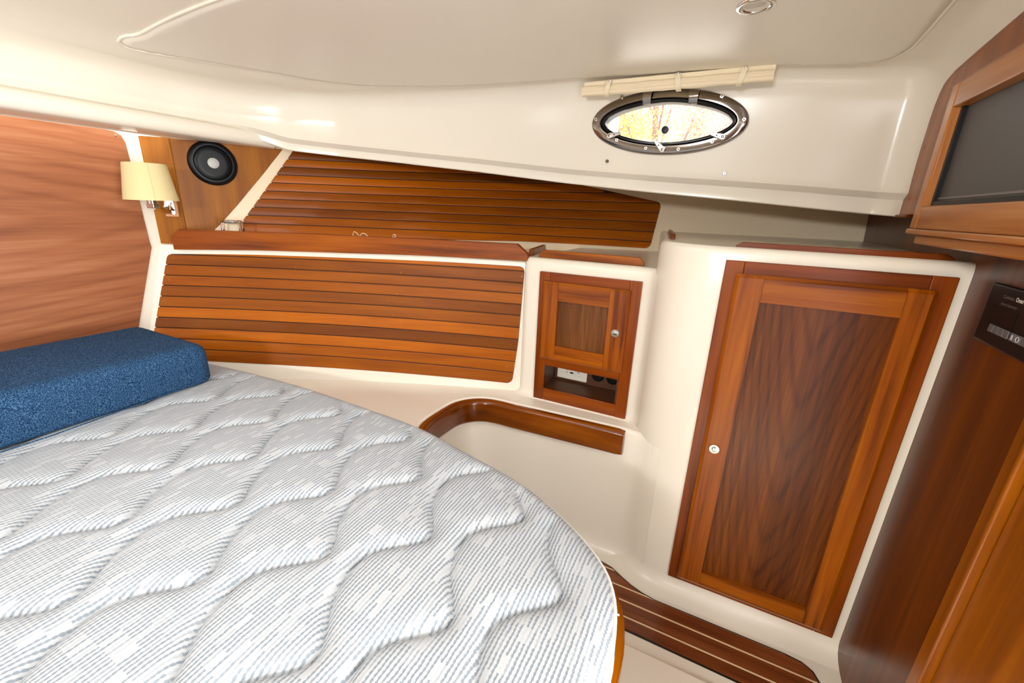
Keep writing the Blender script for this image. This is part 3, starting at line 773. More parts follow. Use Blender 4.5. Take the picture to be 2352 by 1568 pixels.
# power outlet with USB port on the back of the niche
oa, ob_ = at(*Z8(248, 1085), 1, 1.51), at(*Z8(525, 1150), 1, 1.51)
ox0, ox1, oz0 = oa[0], ob_[0], (oa[2] + ob_[2]) / 2
pl = mesh('power_outlet', *boxv(ox0, ox1, 1.505, d_, oz0, oz0 + .072), plateM, ns, bevel=.003, seg=3); pl['label'] = 'white power outlet plate with USB port'
ow = ox1 - ox0
mesh('outlet_insert', *boxv(ox0 + ow * .2, ox1 - ow * .2, 1.5025, 1.506, oz0 + .020, oz0 + .054), plateM, pl, bevel=.0015)
for fx, fz, sx, sz in ((.34, .042, .0015, .0035), (.34, .030, .0035, .001), (.60, .046, .0025, .0025), (.72, .036, .004, .001), (.46, .042, .0012, .002), (.75, .046, .0015, .0035)):
    mesh('socket_slot', *boxv(ox0 + ow * fx - sx, ox0 + ow * fx + sx, 1.5015, 1.5028, oz0 + fz - sz, oz0 + fz + sz), black, pl, bevel=0)
mesh('usb_port', *boxv(ox0 + ow * .5 - .007, ox0 + ow * .5 + .007, 1.5013, 1.5028, oz0 + .027, oz0 + .033), black, pl, bevel=.0005)
for fx in (.30, .72):
    cxx = lerp(ox1, nx1, fx)
    s = mesh('black_socket', *lathe((cxx, d_, oz0 + .038), (0, -1, 0), [(.024, 0), (.024, .006), (.019, .012), (.012, .013)], 20), blackP, ns); s['label'] = 'round black twelve-volt socket'
# little wooden fiddles on top
def fiddle(root, a, b2, h, th, chamf=.012, mat=None, z0=-.1695):
    """upright wooden strip standing along a-b (plan), with cut-off top corners"""
    a, b2 = np.array(a, float), np.array(b2, float); L = np.linalg.norm(b2 - a); t = (b2 - a) / L; nn = np.array((-t[1], t[0]))
    pr = [(0, 0), (L, 0), (L, h * .35), (L - chamf, h), (chamf, h), (0, h * .35)]
    V = []
    for o_ in (0, th):
        for s, z in pr: V.append((a[0] + t[0] * s + nn[0] * o_, a[1] + t[1] * s + nn[1] * o_, z0 + z))
    F = [tuple(range(6)), tuple(range(11, 5, -1))] + [(i, (i + 1) % 6, 6 + (i + 1) % 6, 6 + i) for i in range(6)]
    return mesh('wooden_fiddle', V, F, mat or fidM, root, bevel=.0015)
fa, fb = at(1226, 588, 2, -.1695), at(1255, 576, 2, -.1695)
fiddle(ns, (-.652, 1.45), (-.70, 1.70), .026, .014)
fiddle(ns, (-.625, 1.452), (-.245, 1.452), .027, .014, .016, frameH)

# ------------------------------------------------------------------ hanging locker
YL = 1.25
lo = thing('hanging_locker', 'tall white moulded hanging locker with a large panelled wooden door', 'locker', (.15, 1.5, -1.22))
def ZL(x, y): return (1500 + x / 1.742, 580 + y / 1.742)
ycorner = YL + .012
lp = [(XA + .002, ycorner), (.40, ycorner), (.25, ycorner), (.10, ycorner), (.0, ycorner)]
for kx in range(0, 13):
    a = math.radians(-90 - 90 * kx / 12); lp.append((-.03 + .17 * math.cos(a), ycorner + .17 + .17 * math.sin(a)))
lp += [(-.215, 1.60), (-.255, 1.85), (-.31, 2.16)]
lp = [np.array(p) for p in lp]; ln = normals(lp); s_ = 1 if np.dot(ln[2], (0, 1)) > 0 else -1; ln = [q * s_ for q in ln]
ln[0] = np.array((0, 1.))
LT = -.0775
zlev = [(-.060, -1.2195), (-.034, -1.214), (-.014, -1.203), (-.003, -1.185), (0, -1.165), (0, -.6), (0, LT - .020), (.0015, LT - .012), (.005, LT - .005), (.011, LT - .001), (.018, LT), (.03, LT - .003)]
k = len(lp); V = []
for o_, z in zlev: V += [(p[0] + q[0] * o_, p[1] + q[1] * o_, z) for p, q in zip(lp, ln)]
F = [(i * k + j, i * k + j + 1, (i + 1) * k + j + 1, (i + 1) * k + j) for i in range(len(zlev) - 1) for j in range(k - 1)]
tb = (len(zlev) - 1) * k
V.append((XA + .002, 2.25, LT - .003)); F.append(tuple(range(tb, tb + k)) + (len(V) - 1,))
mesh('locker_body', V, F, gel, lo, smooth=60)
outer = rect_at([(1668, 597), (2207, 638), (1533, 1322), (1912, 1465)], YL)
door = rect_at([ZL(338, 85), ZL(1165, 155), ZL(92, 1297), ZL(665, 1520)], YL - .018)
door = (door[0], door[1], max(door[2], outer[2] + .004), door[3])
pan = rect_at([ZL(430, 200), ZL(990, 258), ZL(190, 1272), ZL(605, 1420)], YL - .012)
lk = at(1640.6, 1029.5, 1, YL - .02)
cabinet_front(lo, YL, outer, door, pan, (lk[0], lk[2]), .045, .045, dep=.014, dth=.020)
fiddle(lo, (.012, 1.300), (.452, 1.300), .015, .014, .016, casH, LT - .003)
fiddle(lo, (-.165, 1.50), (-.225, 1.88), .018, .014, .008, None, LT - .003)

# ------------------------------------------------------------------ shelf fiddle along the lower hull liner
fx0, fx1 = -1.958, -.652
V, N = [], 30
stn = sorted([lerp(fx0 + .06, fx1 - .06, kx / (N - 5)) for kx in range(N - 4)] + [fx0, fx0 + .03, fx1 - .04, fx1])
for X in stn:
    zb = ip(X, [-1.97, -1.66, -1.33, -1, -.67], [-.203, -.194, -.190, -.184, -.183]); ztp = -.1235
    d = X - fx0; 
    if d < .03: ztp -= (.03 - d) * .9
    d = fx1 - X
    if d < .04: ztp -= (.04 - d) * .85
    for y_, z in ((-.014, zb), (-.014, ztp - .002), (-.012, ztp), (.002, ztp), (.004, ztp - .002), (.004, zb)): V.append((X, lowY(X, -.2) + y_, z))
# add the chamfer corner stations exactly
F = [(i * 6 + a, i * 6 + (a + 1) % 6, (i + 1) * 6 + (a + 1) % 6, (i + 1) * 6 + a) for i in range(N - 1) for a in range(6)] + [tuple(range(6)), tuple((N - 1) * 6 + a for a in range(5, -1, -1))]
uv = [(v[0] * 1.05, v[2]) for v in V]
fidU = wood('shelf_fiddle_teak', S(98, 44, 10), S(146, 72, 22), S(178, 98, 38), 'X', 'UV', 1, .3, .3, .0)
tag(mesh('shelf_fiddle', V, F, fidU, smooth=30, uv=uv), 'long varnished board along the shelf front above the lower wooden slats', 'shelf board')

# ------------------------------------------------------------------ speaker box in the forward corner
SC0 = np.array((-1.945, .953)); SD = np.array((.36, .93)); SD /= np.linalg.norm(SD); SN = np.array((SD[1], -SD[0], 0))
sb = thing('speaker_box', 'golden wooden corner box with a round speaker between the lamp and the upper slats', 'speaker box', (-1.93, 1.0, -.185))
def s_hit(z):
    k = 0
    while k < .7:
        p = SC0 + SD * k
        if p[1] > hullY(p[0], z) - .004: return k
        k += .002
    return k
zz = np.linspace(-.183, 0.207, 14); V = []
for th in (0, .012):
    for z in zz:
        k = s_hit(z)
        for q in (SC0, SC0 + SD * k): V.append((q[0] - SN[0] * th, q[1] - SN[1] * th, z))
F = [(2 * i, 2 * i + 1, 2 * i + 3, 2 * i + 2) for i in range(13)] + [(28 + 2 * i, 28 + 2 * i + 2, 28 + 2 * i + 3, 28 + 2 * i + 1) for i in range(13)]
F += [(2 * i, 2 * i + 2, 28 + 2 * i + 2, 28 + 2 * i) for i in range(13)] + [(2 * i + 1, 28 + 2 * i + 1, 28 + 2 * i + 3, 2 * i + 3) for i in range(13)] + [(0, 28, 29, 1), (26, 27, 55, 54)]
mesh('front_panel', V, F, spkP, sb)
b0_ = np.array((XF + .001, .893)); sdv = SC0 - b0_; sdv /= np.linalg.norm(sdv); sn2 = np.array((sdv[1], -sdv[0]))
V = [(q[0] - sn2[0] * t, q[1] - sn2[1] * t, z) for t in (0, .01) for z in (-.183, 0.207) for q in (b0_, SC0)]
mesh('side_panel', V, [(0, 1, 3, 2), (4, 6, 7, 5), (0, 2, 6, 4), (1, 5, 7, 3), (0, 4, 5, 1), (2, 3, 7, 6)], spkP, sb, bevel=0)
mesh('corner_bead', *tube([(SC0[0], SC0[1], -.183), (SC0[0], SC0[1], .0), (SC0[0], SC0[1], 0.207)], .005, 10), spkP, sb)
_p0 = np.array((SC0[0], SC0[1], 0))
def on_sp(px, py, off=0): d = ray(px, py); return d * (np.dot(_p0 + SN * off, SN) / np.dot(d, SN))
sc_ = on_sp(489, 375); R = np.linalg.norm(on_sp(489, 325) - on_sp(489, 426)) / 2
sp_ = mesh('speaker_ring', *lathe(sc_, SN, [(R, 0), (R, .006), (R * .96, .012), (R * .86, .0165), (R * .78, .016), (R * .72, .008)], 48), blackG, sb, smooth=45)
sp_['label'] = 'round black speaker with a grey dome'
mesh('cone', *lathe(sc_, SN, [(R * .76, .0100), (R * .72, .0125), (R * .50, .0130), (R * .26, .0125)], 40), blackG, sp_, smooth=60)
mesh('dome', *lathe(sc_, SN, [(R * .235, .007), (R * .235, .0140), (R * .19, .0155), (R * .10, .0165), (R * .02, .0168)], 28), dome, sp_, smooth=60)

# ------------------------------------------------------------------ reading lamp on the box side
yl_ = .835; YS = .93
lc = at(340, 418, 1, yl_)
lm = thing('reading_lamp', 'cream shaded wall lamp on a chrome arm beside the speaker', 'lamp', (lc[0], YS, lc[2] - .12))
ht = .123
def shell(c, r0, r1, h, th=.0015, n=40):
    return lathe(c, (0, 0, 1), [(r0, -h / 2), (r1, h / 2)], n)[0], [(k2, (k2 + 1) % n, n + (k2 + 1) % n, n + k2) for k2 in range(n)]
V1, F1 = shell(lc, .080, .0625, ht); V2, F2 = shell(lc, .0785, .061, ht)
V, F = merge([(V1, F1), (V2, F2)]); nS = 40
F += [(k2, (k2 + 1) % nS, 2 * nS + (k2 + 1) % nS, 2 * nS + k2) for k2 in range(nS)] + [(nS + k2, nS + (k2 + 1) % nS, 3 * nS + (k2 + 1) % nS, 3 * nS + k2) for k2 in range(nS)]
shd = mesh('lamp_shade', V, F, shadeM, lm, smooth=50)
dirc = -np.array((lc[0], lc[1])); dirc /= np.linalg.norm(dirc)
ang = math.atan2(dirc[1], dirc[0]) + .12
V, F = tube([(lc[0] + math.cos(ang) * .0805, lc[1] + math.sin(ang) * .0805, lc[2] - ht / 2), (lc[0] + math.cos(ang) * .063, lc[1] + math.sin(ang) * .063, lc[2] + ht / 2)], .0008, 6)
mesh('shade_seam', V, F, plain('seam_tan', S(205, 188, 135), .8), shd)
bz = lc[2] - ht / 2
mesh('socket', *lathe((lc[0], lc[1], bz), (0, 0, 1), [(.016, -.012), (.016, .04), (.012, .042)], 20), chrome, lm)
mesh('cross_bar', *boxv(lc[0] - .024, lc[0] + .024, lc[1] - .010, lc[1] + .010, bz - .028, bz - .012), chrome, lm, bevel=.0015)
def bar3(name, a, b2, w_, h_, mat, parent):
    a, b2 = np.array(a, float), np.array(b2, float); d = b2 - a; L = np.linalg.norm(d); d /= L
    u = np.cross(d, (0, 0, 1)); u /= np.linalg.norm(u); v = np.cross(u, d); V = []
    for p in (a, b2):
        for s, t in ((-1, -1), (1, -1), (1, 1), (-1, 1)): V.append(p + u * s * w_ / 2 + v * t * h_ / 2)
    return mesh(name, V, [(0, 1, 2, 3), (7, 6, 5, 4), (0, 4, 5, 1), (1, 5, 6, 2), (2, 6, 7, 3), (3, 7, 4, 0)], mat, parent, bevel=.001)
mp_ = np.array((SC0[0] * .72 + b0_[0] * .28, SC0[1] * .72 + b0_[1] * .28)); nn2 = np.array((sn2[0], sn2[1]))
if np.dot(nn2, np.array((lc[0], lc[1])) - mp_) < 0: nn2 = -nn2
def on_side(o_, t_, z): q = mp_ + nn2 * o_ + sdv * t_; return (q[0], q[1], z)
V = [on_side(o_, t_, z) for o_ in (.0005, .012) for z in (bz - .060, bz + .034) for t_ in (-.026, .018)]
mesh('mount_block', V, [(0, 1, 3, 2), (4, 6, 7, 5), (0, 2, 6, 4), (1, 5, 7, 3), (0, 4, 5, 1), (2, 3, 7, 6)], paleW, lm, bevel=.002)
V = [on_side(o_, t_, z) for o_ in (.012, .018) for z in (bz - .052, bz + .028) for t_ in (-.020, .012)]
mesh('backplate', V, [(0, 1, 3, 2), (4, 6, 7, 5), (0, 2, 6, 4), (1, 5, 7, 3), (0, 4, 5, 1), (2, 3, 7, 6)], chrome, lm, bevel=.001)
bar3('arm', (lc[0], lc[1], bz - .020), on_side(.016, -.004, bz - .046), .020, .014, chrome, lm)
bar3('arm', on_side(.05, -.004, bz - .038), on_side(.016, -.004, bz + .006), .016, .008, chrome, lm)

# ------------------------------------------------------------------ chrome drink holder and a scrap of cord on the shelf
dc = march(533, 515, lambda q: q[1] > lowY(q[0], -.2) + .07); dc = np.array((dc[0], dc[1], dc[2]))
dh = thing('drink_holder', 'chrome ring drink holder on the shelf under the speaker', 'drink holder', (dc[0], dc[1], -.185))
rr = .046
mesh('ring', *tube([(dc[0] + rr * math.cos(a), dc[1] + rr * math.sin(a), dc[2] + .010) for a in np.linspace(0, 2 * math.pi, 33)[:-1]], .0045, 10, True), chrome, dh)
for a in (20, 110, 200, 290):
    a = math.radians(a)
    mesh('leg', *tube([(dc[0] + rr * math.cos(a), dc[1] + rr * math.sin(a), dc[2] + .010), (dc[0] + rr * 1.02 * math.cos(a), dc[1] + rr * 1.02 * math.sin(a), dc[2] - .03), (dc[0] + rr * .8 * math.cos(a), dc[1] + rr * .8 * math.sin(a), -.183)], .004, 8), chrome, dh)
mesh('foot_plate', *lathe((dc[0], dc[1], -.185), (0, 0, 1), [(.040, 0), (.040, .003), (.037, .004)], 28), chrome, dh)
def fy(px): 
    p = march(px, 545, lambda q: q[1] > lowY(q[0], -.2) + .03); return p
cp = []
for px, dz in ((790, -.05), (806, -.03), (813, .006), (820, .004), (826, -.008), (832, .003), (840, .002), (846, -.008), (870, -.04), (897, -.03), (903, .002), (909, .001), (905, -.01), (890, -.05)):
    q = fy(px); cp.append((q[0], q[1], -.119 + dz if dz > -.02 else max(-.119 + dz, -.183)))
cp[0] = (cp[0][0], cp[0][1], -.1825); cp[-1] = (cp[-1][0], cp[-1][1], -.1825)
tag(mesh('cord', *tube(catmull(cp, 6), .0016, 6), cordM), 'thin cream cord lying in loops on the shelf behind the board', 'cord')

# ------------------------------------------------------------------ portlight
pt = thing('portlight', 'pointed oval steel-framed portlight in the white cabin side', 'window', (PX, YP, PZ - .1))
TILT = math.radians(-2.2)
def lensp(a, b2, e2, n=72):
    out = []
    for k2 in range(n):
        t = 2 * math.pi * k2 / n; c, s = math.cos(t), math.sin(t)
        x = a * math.copysign(abs(c) ** (2 / e2), c); z = b2 * math.copysign(abs(s) ** (2 / e2), s)
        out.append((PX + x * math.cos(TILT) - z * math.sin(TILT), PZ + x * math.sin(TILT) + z * math.cos(TILT)))
    return out
def rings(name, spec, mat, parent, smooth=50):
    """spec: list of (a, b, exponent, y); a closed band of rings"""
    V, F, n = [], [], 72
    for a, b2, e2, y in spec: V += [(x, y, z) for x, z in lensp(a, b2, e2)]
    for i in range(len(spec)):
        j2 = (i + 1) % len(spec)
        for k2 in range(n): F.append((i * n + k2, i * n + (k2 + 1) % n, j2 * n + (k2 + 1) % n, j2 * n + k2))
    return mesh(name, V, F, mat, parent, smooth=smooth)
fl = rings('flange', [(PA, PB, 2.0, YP + .025), (PA, PB, 2.0, YP + .004), (PA - .003, PB - .003, 2.0, YP - .003), (PA - .007, PB - .006, 2.0, YP - .005), (PA - .032, PB - .028, 1.9, YP - .005), (PA - .035, PB - .031, 1.9, YP - .001), (PA - .035, PB - .031, 1.9, YP + .025)], steel, pt)
rings('gasket', [(PA - .032, PB - .028, 1.88, YP + .03), (PA - .034, PB - .030, 1.88, YP + .001), (PA - .038, PB - .034, 1.82, YP - .003), (PA - .042, PB - .037, 1.78, YP + .002), (PA - .046, PB - .040, 1.72, YP + .004), (PA - .048, PB - .0415, 1.70, YP + .012), (PA - .046, PB - .040, 1.70, YP + .05)], rubber, pt)
V = [(x, YP + .020, z) for x, z in lensp(PA - .044, PB - .038, 1.72)] + [(x, YP + .026, z) for x, z in lensp(PA - .044, PB - .038, 1.72)]
F = [tuple(range(72)), tuple(range(143, 71, -1))] + [(i, (i + 1) % 72, 72 + (i + 1) % 72, 72 + i) for i in range(72)]
mesh('pane', V, F, glassM, pt)
def Z2(x, y): return (1300 + x / 4.2, 130 + y / 4.2)
for p in ((538, 390), (1505, 382), (287, 605), (1718, 608), (490, 805), (770, 885), (1083, 895), (1410, 820)):
    q = at(*Z2(*p), 1, YP - .006)
    s = mesh('screw', *lathe(q, (0, -1, 0), [(.0068, -.001), (.0064, .001), (.005, .002), (.0022, .002), (.0018, .001)], 16), chrome, fl)
    mesh('screw_recess', *lathe(q + np.array((0, -.0018, 0)), (0, -1, 0), [(.0020, 0), (.0018, .0004)], 6), black, fl)
for x in (790, 1240):
    q = at(*Z2(x, 330), 1, YP - .012); q2 = at(*Z2(x + (0 if x < 1000 else -5), 460), 1, YP - .004)
    w_ = .0145
    V = []
    for yy, zz2, ww in ((YP - .004, q[2] + .004, w_ * 1.15), (YP - .016, q[2] + .001, w_ * 1.15), (YP - .019, q[2] - .012, w_), (YP - .016, lerp(q[2], q2[2], .65), w_ * .95), (YP - .009, q2[2], w_ * .9)):
        V += [(q[0] - ww, yy, zz2), (q[0] + ww, yy, zz2)]
    V += [(v[0], v[1] + .004, v[2]) for v in V]
    m5 = 10
    F = []
    for i in range(4): F += [(2 * i, 2 * i + 1, 2 * i + 3, 2 * i + 2), (m5 + 2 * i, m5 + 2 * i + 2, m5 + 2 * i + 3, m5 + 2 * i + 1), (2 * i, 2 * i + 2, m5 + 2 * i + 2, m5 + 2 * i), (2 * i + 1, m5 + 2 * i + 1, m5 + 2 * i + 3, 2 * i + 3)]
    F += [(0, m5, m5 + 1, 1), (8, 9, m5 + 9, m5 + 8)]
    mesh('hinge', V, F, steel, pt, bevel=.001)
for (a, b2) in (((420, 765), (515, 742)), ((930, 898), (860, 815)), ((1510, 775), (1400, 745))):
    A = at(*Z2(*a), 1, YP - .012); B2 = at(*Z2(*b2), 1, YP - .016)
    d = (B2 - A)[[0, 2]]; L = np.linalg.norm(d); d /= L; nn = np.array((-d[1], d[0]))
    pts = []
    for c, r, a0 in ((A[[0, 2]], .0095, 90), (B2[[0, 2]], .005, -90)):
        for k2 in range(9):
            t = math.radians(a0 + 180 * k2 / 8); e3 = d * math.cos(t) + nn * math.sin(t); pts.append(tuple(c + e3 * r))
    lt_ = mesh('latch', *prism([(p[0], p[1]) for p in pts], 'Y', YP - .019, YP - .010), chrome, pt, bevel=.002)
    mesh('latch_pivot', *lathe((A[0], YP - .004, A[2]), (0, -1, 0), [(.007, 0), (.007, .007)], 16), chrome, lt_)
    mesh('latch_bolt', *lathe((A[0], YP - .018, A[2]), (0, -1, 0), [(.0055, 0), (.005, .002), (.002, .0025)], 12), steel, lt_)
    mid_ = (A + B2) / 2
    mesh('latch_hole', *lathe((mid_[0], YP - .0188, mid_[2]), (0, -1, 0), [(.0028, 0), (.0026, .0003)], 12), black, lt_)
kb = at(1527.5, 298, 1, YP + .012)
kn = mesh('glass_knob', *lathe((kb[0], YP + .020, kb[2]), (0, -1, 0), [(.0115, 0), (.0125, .004), (.0125, .010), (.0105, .014), (.004, .015)], 24), blackP, pt); kn['label'] = 'small black knob on the glass'
def ty(X): return ip(X, TX, TY)
for px, py, lab in ((1394, 370, 'small steel screw in the white cabin side close under the portlight rim'), (1664, 398, 'small steel screw in the white cabin side, well below the portlight')):
    q = at(px, py, 1, 1.66); q = at(px, py, 1, ty(q[0]) - .014)
    s = thing('wall_screw', lab, 'screw', q, 'screws below the portlight')
    mesh('screw_head', *lathe(q + np.array((0, .003, 0)), (0, -1, 0), [(.0062, 0), (.006, .003), (.0045, .0045), (.002, .0045), (.0015, .0035)], 16), steel, s)
    mesh('screw_recess', *lathe(q + np.array((0, -.0013, 0)), (0, -1, 0), [(.0020, 0), (.0018, .0004)], 6), black, s)

# ------------------------------------------------------------------ rolled blind over the portlight
YB = 1.578
bl = thing('rolled_blind', 'tan rolled fabric blind strapped up above the portlight', 'blind', (-.27, YB + .02, .35))
A0, A1 = at(*Z2(190, 215), 1, YB + .012), at(*Z2(2030, 97), 1, YB + .012)
zb0 = (at(*Z2(185, 265), 1, YB)[2] + at(*Z2(2010, 150), 1, YB)[2]) / 2
zr0 = (at(*Z2(185, 360), 1, YB)[2] + at(*Z2(1990, 270), 1, YB)[2]) / 2
xb0, xb1 = A0[0], A1[0]
mesh('batten', *boxv(xb0, xb1, YB - .003, YB + .030, zb0 - .006, zb0 + .0135), blindM, bl, bevel=.003)
pr = []
rz, ry = (zb0 - zr0) / 2, .013
for k2 in range(20):
    t = 2 * math.pi * k2 / 20; c, s = math.cos(t), math.sin(t)
    pr.append((YB + ry * math.copysign(abs(c) ** .75, c) * (1 + .06 * math.sin(5 * t)), (zb0 + zr0) / 2 + rz * math.copysign(abs(s) ** .75, s)))
NB = 40; V = []
xe = at(*Z2(2000, 210), 1, YB)[0]
for i in range(NB + 1):
    X = lerp(xb0 - .002, xe, i / NB)
    wob = .0009 * math.sin(i * .9) + .0006 * math.sin(i * 2.3)
    for y_, z in pr: V.append((X, y_ - wob, z + wob * .5))
F = [(i * 20 + a, i * 20 + (a + 1) % 20, (i + 1) * 20 + (a + 1) % 20, (i + 1) * 20 + a) for i in range(NB) for a in range(20)] + [tuple(range(20)), tuple(NB * 20 + a for a in range(19, -1, -1))]
roll = mesh('fabric_roll', V, F, blindM, bl, smooth=60)
for zo in (.15, -.25):   # folded layers of the roll
    mesh('fold', *tube([(lerp(xb0, xe - .003, i / 20), YB - ry * .97 - .0008 * math.sin(i * 1.8), (zb0 + zr0) / 2 + rz * zo + .001 * math.sin(i * .7)) for i in range(21)], .0024, 6), blindM, roll)
for sx, lean in ((1399, -.004), (1558, .003), (1703, -.006)):
    q = at(sx, 185 if sx > 1650 else 195, 1, YB); X = q[0]
    V = []
    prf = [(YB + .006, zb0 + .012, -lean), (YB - .009, zb0 + .012, -lean), (YB - .017, zb0 - .002, -lean * .5), (YB - .0185, (zb0 + zr0) / 2, 0), (YB - .016, zr0 + .004, lean * .6), (YB - .004, zr0 - .006, lean), (YB + .012, zr0 - .004, lean)]
    for y_, z, dx in prf: V += [(X + dx - .008, y_, z), (X + dx + .008, y_, z)]
    nv = len(V); V += [(x, y_ + .002, z + .0008) for x, y_, z in V]
    F = []
    for i in range(len(prf) - 1): F += [(2 * i, 2 * i + 1, 2 * i + 3, 2 * i + 2), (nv + 2 * i, nv + 2 * i + 2, nv + 2 * i + 3, nv + 2 * i + 1), (2 * i, 2 * i + 2, nv + 2 * i + 2, nv + 2 * i), (2 * i + 1, nv + 2 * i + 1, nv + 2 * i + 3, 2 * i + 3)]
    st = mesh('strap', V, F, strapM, bl, smooth=60)
    mesh('snap', *lathe((X - lean, YB - .009, zb0 + .009), (0, -1, 0), [(.006, 0), (.0055, .002), (.0035, .004), (.001, .0045)], 16), chrome, st)

# ------------------------------------------------------------------ ceiling downlight
q = march(1736, 13, lambda p: p[2] > ceilz(p[0], p[1]) - .009)
dl = thing('downlight', 'round chrome-rimmed ceiling light set flush in the headliner', 'ceiling light', q)
R = .040
rm = mesh('rim', *lathe(q + np.array((0, 0, .004)), (0, 0, -1), [(R, 0), (R, .004), (R * .96, .0075), (R * .72, .0085), (R * .66, .007), (R * .64, .002)], 40), chrome, dl, smooth=50)
mesh('lens', *lathe(q + np.array((0, 0, .004)), (0, 0, -1), [(R * .655, .0), (R * .655, .004), (R * .4, .0048), (R * .1, .005)], 32), lensM, dl, smooth=60)

# ------------------------------------------------------------------ aft bulkhead: upper board, television, control panel, door casing
XT = .418
ub_ = [at(2047, 482, 0, XT)[1:], at(2175, 180, 0, XT)[1:]]
bt = thing('bulkhead_board', 'dark wooden board on the aft bulkhead behind the television frame', 'wall board', (XT + .02, 1.1, .02))
mesh('board', *prism([(.35, -.02), (1.10, -.02), (1.20, .018), (1.66, .018), (1.655, .25), (1.64, .50), (.35, .50)], 'X', XT, XA - .001), boardM, bt, bevel=.003)
for py, px in ((338, 2122), (457, 2088)):
    q = at(px, py, 0, XT); mesh('wood_plug', *lathe(q, (-1, 0, 0), [(.005, -.001), (.005, .0004)], 12), casV, bt)
V = []
mesh('edge_strip', *prism([(1.668, .012), (1.56, .012), (1.56, .02), (1.668, .02)], 'X', XT - .006, XA - .001), casH, bt, bevel=.002)
XV = .372
def Z53(x, y): return (1950 + x / 3.015, 100 + y / 3.015)
oBL, oTL = at(*Z53(410, 1280), 0, XV), at(*Z53(725, 290), 0, XV)
iBL, iTL = at(*Z53(500, 1125), 0, XV), at(*Z53(720, 440), 0, XV)
yo = (oBL[1] + oTL[1]) / 2; yi = (iBL[1] + iTL[1]) / 2
z_b, z_t, zi_b, zi_t = oBL[2], oTL[2], iBL[2], iTL[2]
tv = thing('television', 'flat dark television screen recessed in a cherry wood frame on the aft bulkhead', 'television', (XV, 1.0, z_b))
yr = .52
mesh('frame_stile', *boxv(XV, XT - .001, yi, yo, z_b, z_t), tvV, tv, bevel=.003)
mesh('frame_stile', *boxv(XV, XT - .001, yr - .06, yr, z_b, z_t), tvV, tv, bevel=.003)
mesh('frame_rail', *boxv(XV + .0005, XT - .001, yr, yi, zi_t, z_t), tvW, tv, bevel=.003)
mesh('frame_rail', *boxv(XV + .0005, XT - .001, yr, yi, z_b, zi_b), tvW, tv, bevel=.003)
mesh('top_moulding', *boxv(XV + .012, XT - .001, yr - .06, yo - .02, z_t, z_t + .012), tvW, tv, bevel=.003)
mesh('frame_ledge', *boxv(XV - .004, XT - .001, yr - .06, yo + .004, z_b - .012, z_b), tvW, tv, bevel=.003)
mesh('lower_moulding', *boxv(XV + .014, XT + .02, yr - .06, yo - .005, z_b - .034, z_b - .012), tvW, tv, bevel=.004)
sc2 = mesh('screen', *boxv(XV + .022, XT - .001, yr, yi, zi_b, zi_t), screen, tv, bevel=0); sc2['label'] = 'dark grey matt screen'
mesh('bezel', *merge([boxv(XV + .014, XV + .024, yi - .012, yi - .0005, zi_b, zi_t), boxv(XV + .014, XV + .024, yr, yi - .012, zi_b, zi_b + .010)]), blackP, sc2, bevel=.001)
mesh('screen_edge', *boxv(XV + .0205, XV + .0225, yr, yi - .012, zi_b + .014, zi_b + .018), printG, sc2, bevel=0)
# generator control panel
XG = XA
g0, g1 = at(2299, 649, 0, XG), at(2247, 776, 0, XG)
gy = (g0[1] + g1[1]) / 2; gz1, gz0 = g0[2], g1[2]
gp = thing('control_panel', 'black generator control panel with a row of grey buttons on the dark bulkhead', 'control panel', (XG, gy - .1, gz0))
mesh('face_plate', *boxv(XG - .010, XG - .0005, gy - .26, gy, gz0, gz1), blackP, gp, bevel=.004, seg=3)
mesh('display', *boxv(XG - .0108, XG - .0098, gy - .115, gy - .020, gz0 + .042, gz1 - .040), blackG, gp, bevel=0)
hG = gz1 - gz0
def ZG(x, y): return (2200 + x / 6.533, 620 + y / 6.533)
def onG(x, y): q = at(*ZG(x, y), 0, XG - .011); return q
b0 = onG(490, 850); b1 = onG(800, 960)
bw = abs(b0[1] - b1[1]) / 4
zbt = (onG(500, 815)[2] + onG(770, 905)[2]) / 2; zbb = (onG(480, 935)[2] + onG(770, 1045)[2]) / 2
for kx in range(8):
    ya = b0[1] + .004 - kx * bw - (.004 if kx > 3 else 0)
    bt2 = mesh('button', *boxv(XG - .0125, XG - .0098, ya - bw + .0012, ya, zbb, zbt), btnM, gp, bevel=.0012)
    if kx == 4: mesh('button_icon', *boxv(XG - .0130, XG - .0124, ya - bw * .62, ya - bw * .38, zbb + .003, zbt - .003), printW, bt2, bevel=0)
    if kx == 5: mesh('button_icon', *tube([(XG - .0128, ya - bw * .5 + .0045 * math.cos(t), (zbb + zbt) / 2 + .0045 * math.sin(t)) for t in np.linspace(0, 6.283, 17)[:-1]], .0007, 5, True), printW, bt2)
def text(body, y, z, size, mat, parent, bold=0):
    cu = bpy.data.curves.new('t', 'FONT'); cu.body = body; cu.size = size; cu.offset = bold
    o = bpy.data.objects.new('t', cu); COL.objects.link(o)
    dg = bpy.context.evaluated_depsgraph_get(); me = bpy.data.meshes.new_from_object(o.evaluated_get(dg))
    V = [(XG - .0112, y - v.co.x, z + v.co.y) for v in me.vertices]; F = [tuple(p.vertices) for p in me.polygons]
    bpy.data.objects.remove(o); bpy.data.curves.remove(cu)
    return mesh('lettering', V, F, mat, parent, smooth=0)
t1 = onG(690, 400); t1b = onG(860, 450); t2 = onG(668, 462)
ww = abs(t1[1] - t1b[1])
text('Cummins', t1[1], t1[2] - .002, ww / 4.1, printG, gp)
text('Onan', t1b[1] - .003, t1[2] - .002, ww / 3.6, printW, gp, .0004)
text('Marine Generator', t1[1], t1[2] - .0145, ww / 5.2, printG, gp)
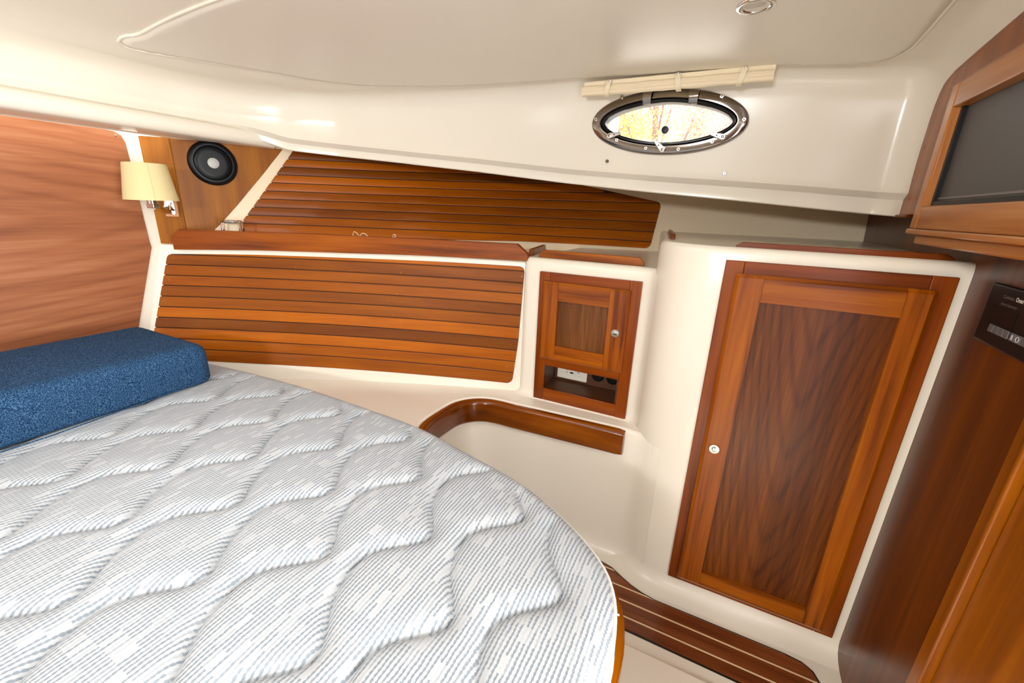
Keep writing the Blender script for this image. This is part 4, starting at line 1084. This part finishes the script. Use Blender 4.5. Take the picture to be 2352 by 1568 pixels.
# door casing and the door leaf beyond it
XD = .452
def YD(x, y): return at(1850 + x / 2.04, 800 + y / 2.04, 0, XD)[1]
c0 = (YD(1025, 370) + YD(440, 1568)) / 2; c1 = (YD(1025, 560) + YD(515, 1568)) / 2; c2 = (YD(1025, 660) + YD(560, 1568)) / 2
struct(mesh('trim_2', *merge([boxv(XD, XA + .002, c1, c0, -1.22, -.02), boxv(XD - .008, XA + .002, c1 - .010, c1, -1.22, -.02)]), doorW, bevel=.003))
struct(mesh('door_1', *boxv(XD + .006, XD + .018, .34, c1 - .012, -1.21, -.03), doorW, bevel=.002))

# ------------------------------------------------------------------ outside: ground, autumn trees and a painted post
gr = struct(mesh('ground', *boxv(-20, 20, 2.6, 30, -2.4, -2.2), groundM, bevel=0))
def tree(name, label, x, y, h, mat, seed, rad, nl=15000, ls=1.0):
    rnd = random.Random(seed)
    t = thing(name, label, 'tree', (x, y, -2.2), 'autumn trees outside the portlight')
    parts = [tube([(x, y, -2.2), (x + .1, y, h * .2 - 1.4), (x - .05, y + .1, h * .6 - 1.4), (x + .1, y, h - 1.2)], .035, 8)]
    tips = []
    for k2 in range(34):
        z = rnd.uniform(-.6, h - 1.2); a = rnd.uniform(0, 6.28); L = rad * rnd.uniform(.5, 1)
        p = [(x, y, z), (x + math.cos(a) * L * .5, y + math.sin(a) * L * .5, z + .35), (x + math.cos(a) * L, y + math.sin(a) * L, z + .9)]
        parts.append(tube(p, .014, 5)); tips.append(p)
    mesh('trunk', *merge(parts), barkM, t)
    V, F = [], []
    for k2 in range(nl):
        p = rnd.choice(tips); u = rnd.random(); b2 = [lerp(p[1][i], p[2][i], u) + rnd.gauss(0, .28) for i in range(3)]
        s = rnd.uniform(.014, .032) * ls; d1 = Vector((rnd.gauss(0, 1), rnd.gauss(0, 1), rnd.gauss(0, 1))).normalized(); d2 = d1.orthogonal().normalized()
        c = Vector(b2); k0 = len(V)
        V += [tuple(c - d1 * s), tuple(c + d2 * s * .5), tuple(c + d1 * s), tuple(c - d2 * s * .5)]; F.append((k0, k0 + 1, k0 + 2, k0 + 3))
    o = mesh('foliage', V, F, mat, t, smooth=0); o['kind'] = 'stuff'
tree('autumn_tree', 'yellow-leaved tree seen through the middle of the portlight', -1.1, 6.0, 5.0, leafY, 1, 1.0, 26000, .75)
tree('autumn_tree', 'orange-leaved tree seen at the forward end of the portlight', -3.3, 10.4, 5.0, leafO, 2, 1.4, 40000, 1.25)
tree('autumn_tree', 'pinkish-red tree seen at the aft end of the portlight', -.8, 15.5, 7.5, leafR, 3, 2.2, 50000, 2.0)
pz = at(1411, 275, 1, 3.4)
tag(mesh('dock_post', *boxv(pz[0] - .03, pz[0] + .03, 3.37, 3.43, -2.2, 1.6), postM, bevel=.006), 'pale blue painted post standing outside the portlight', 'post')
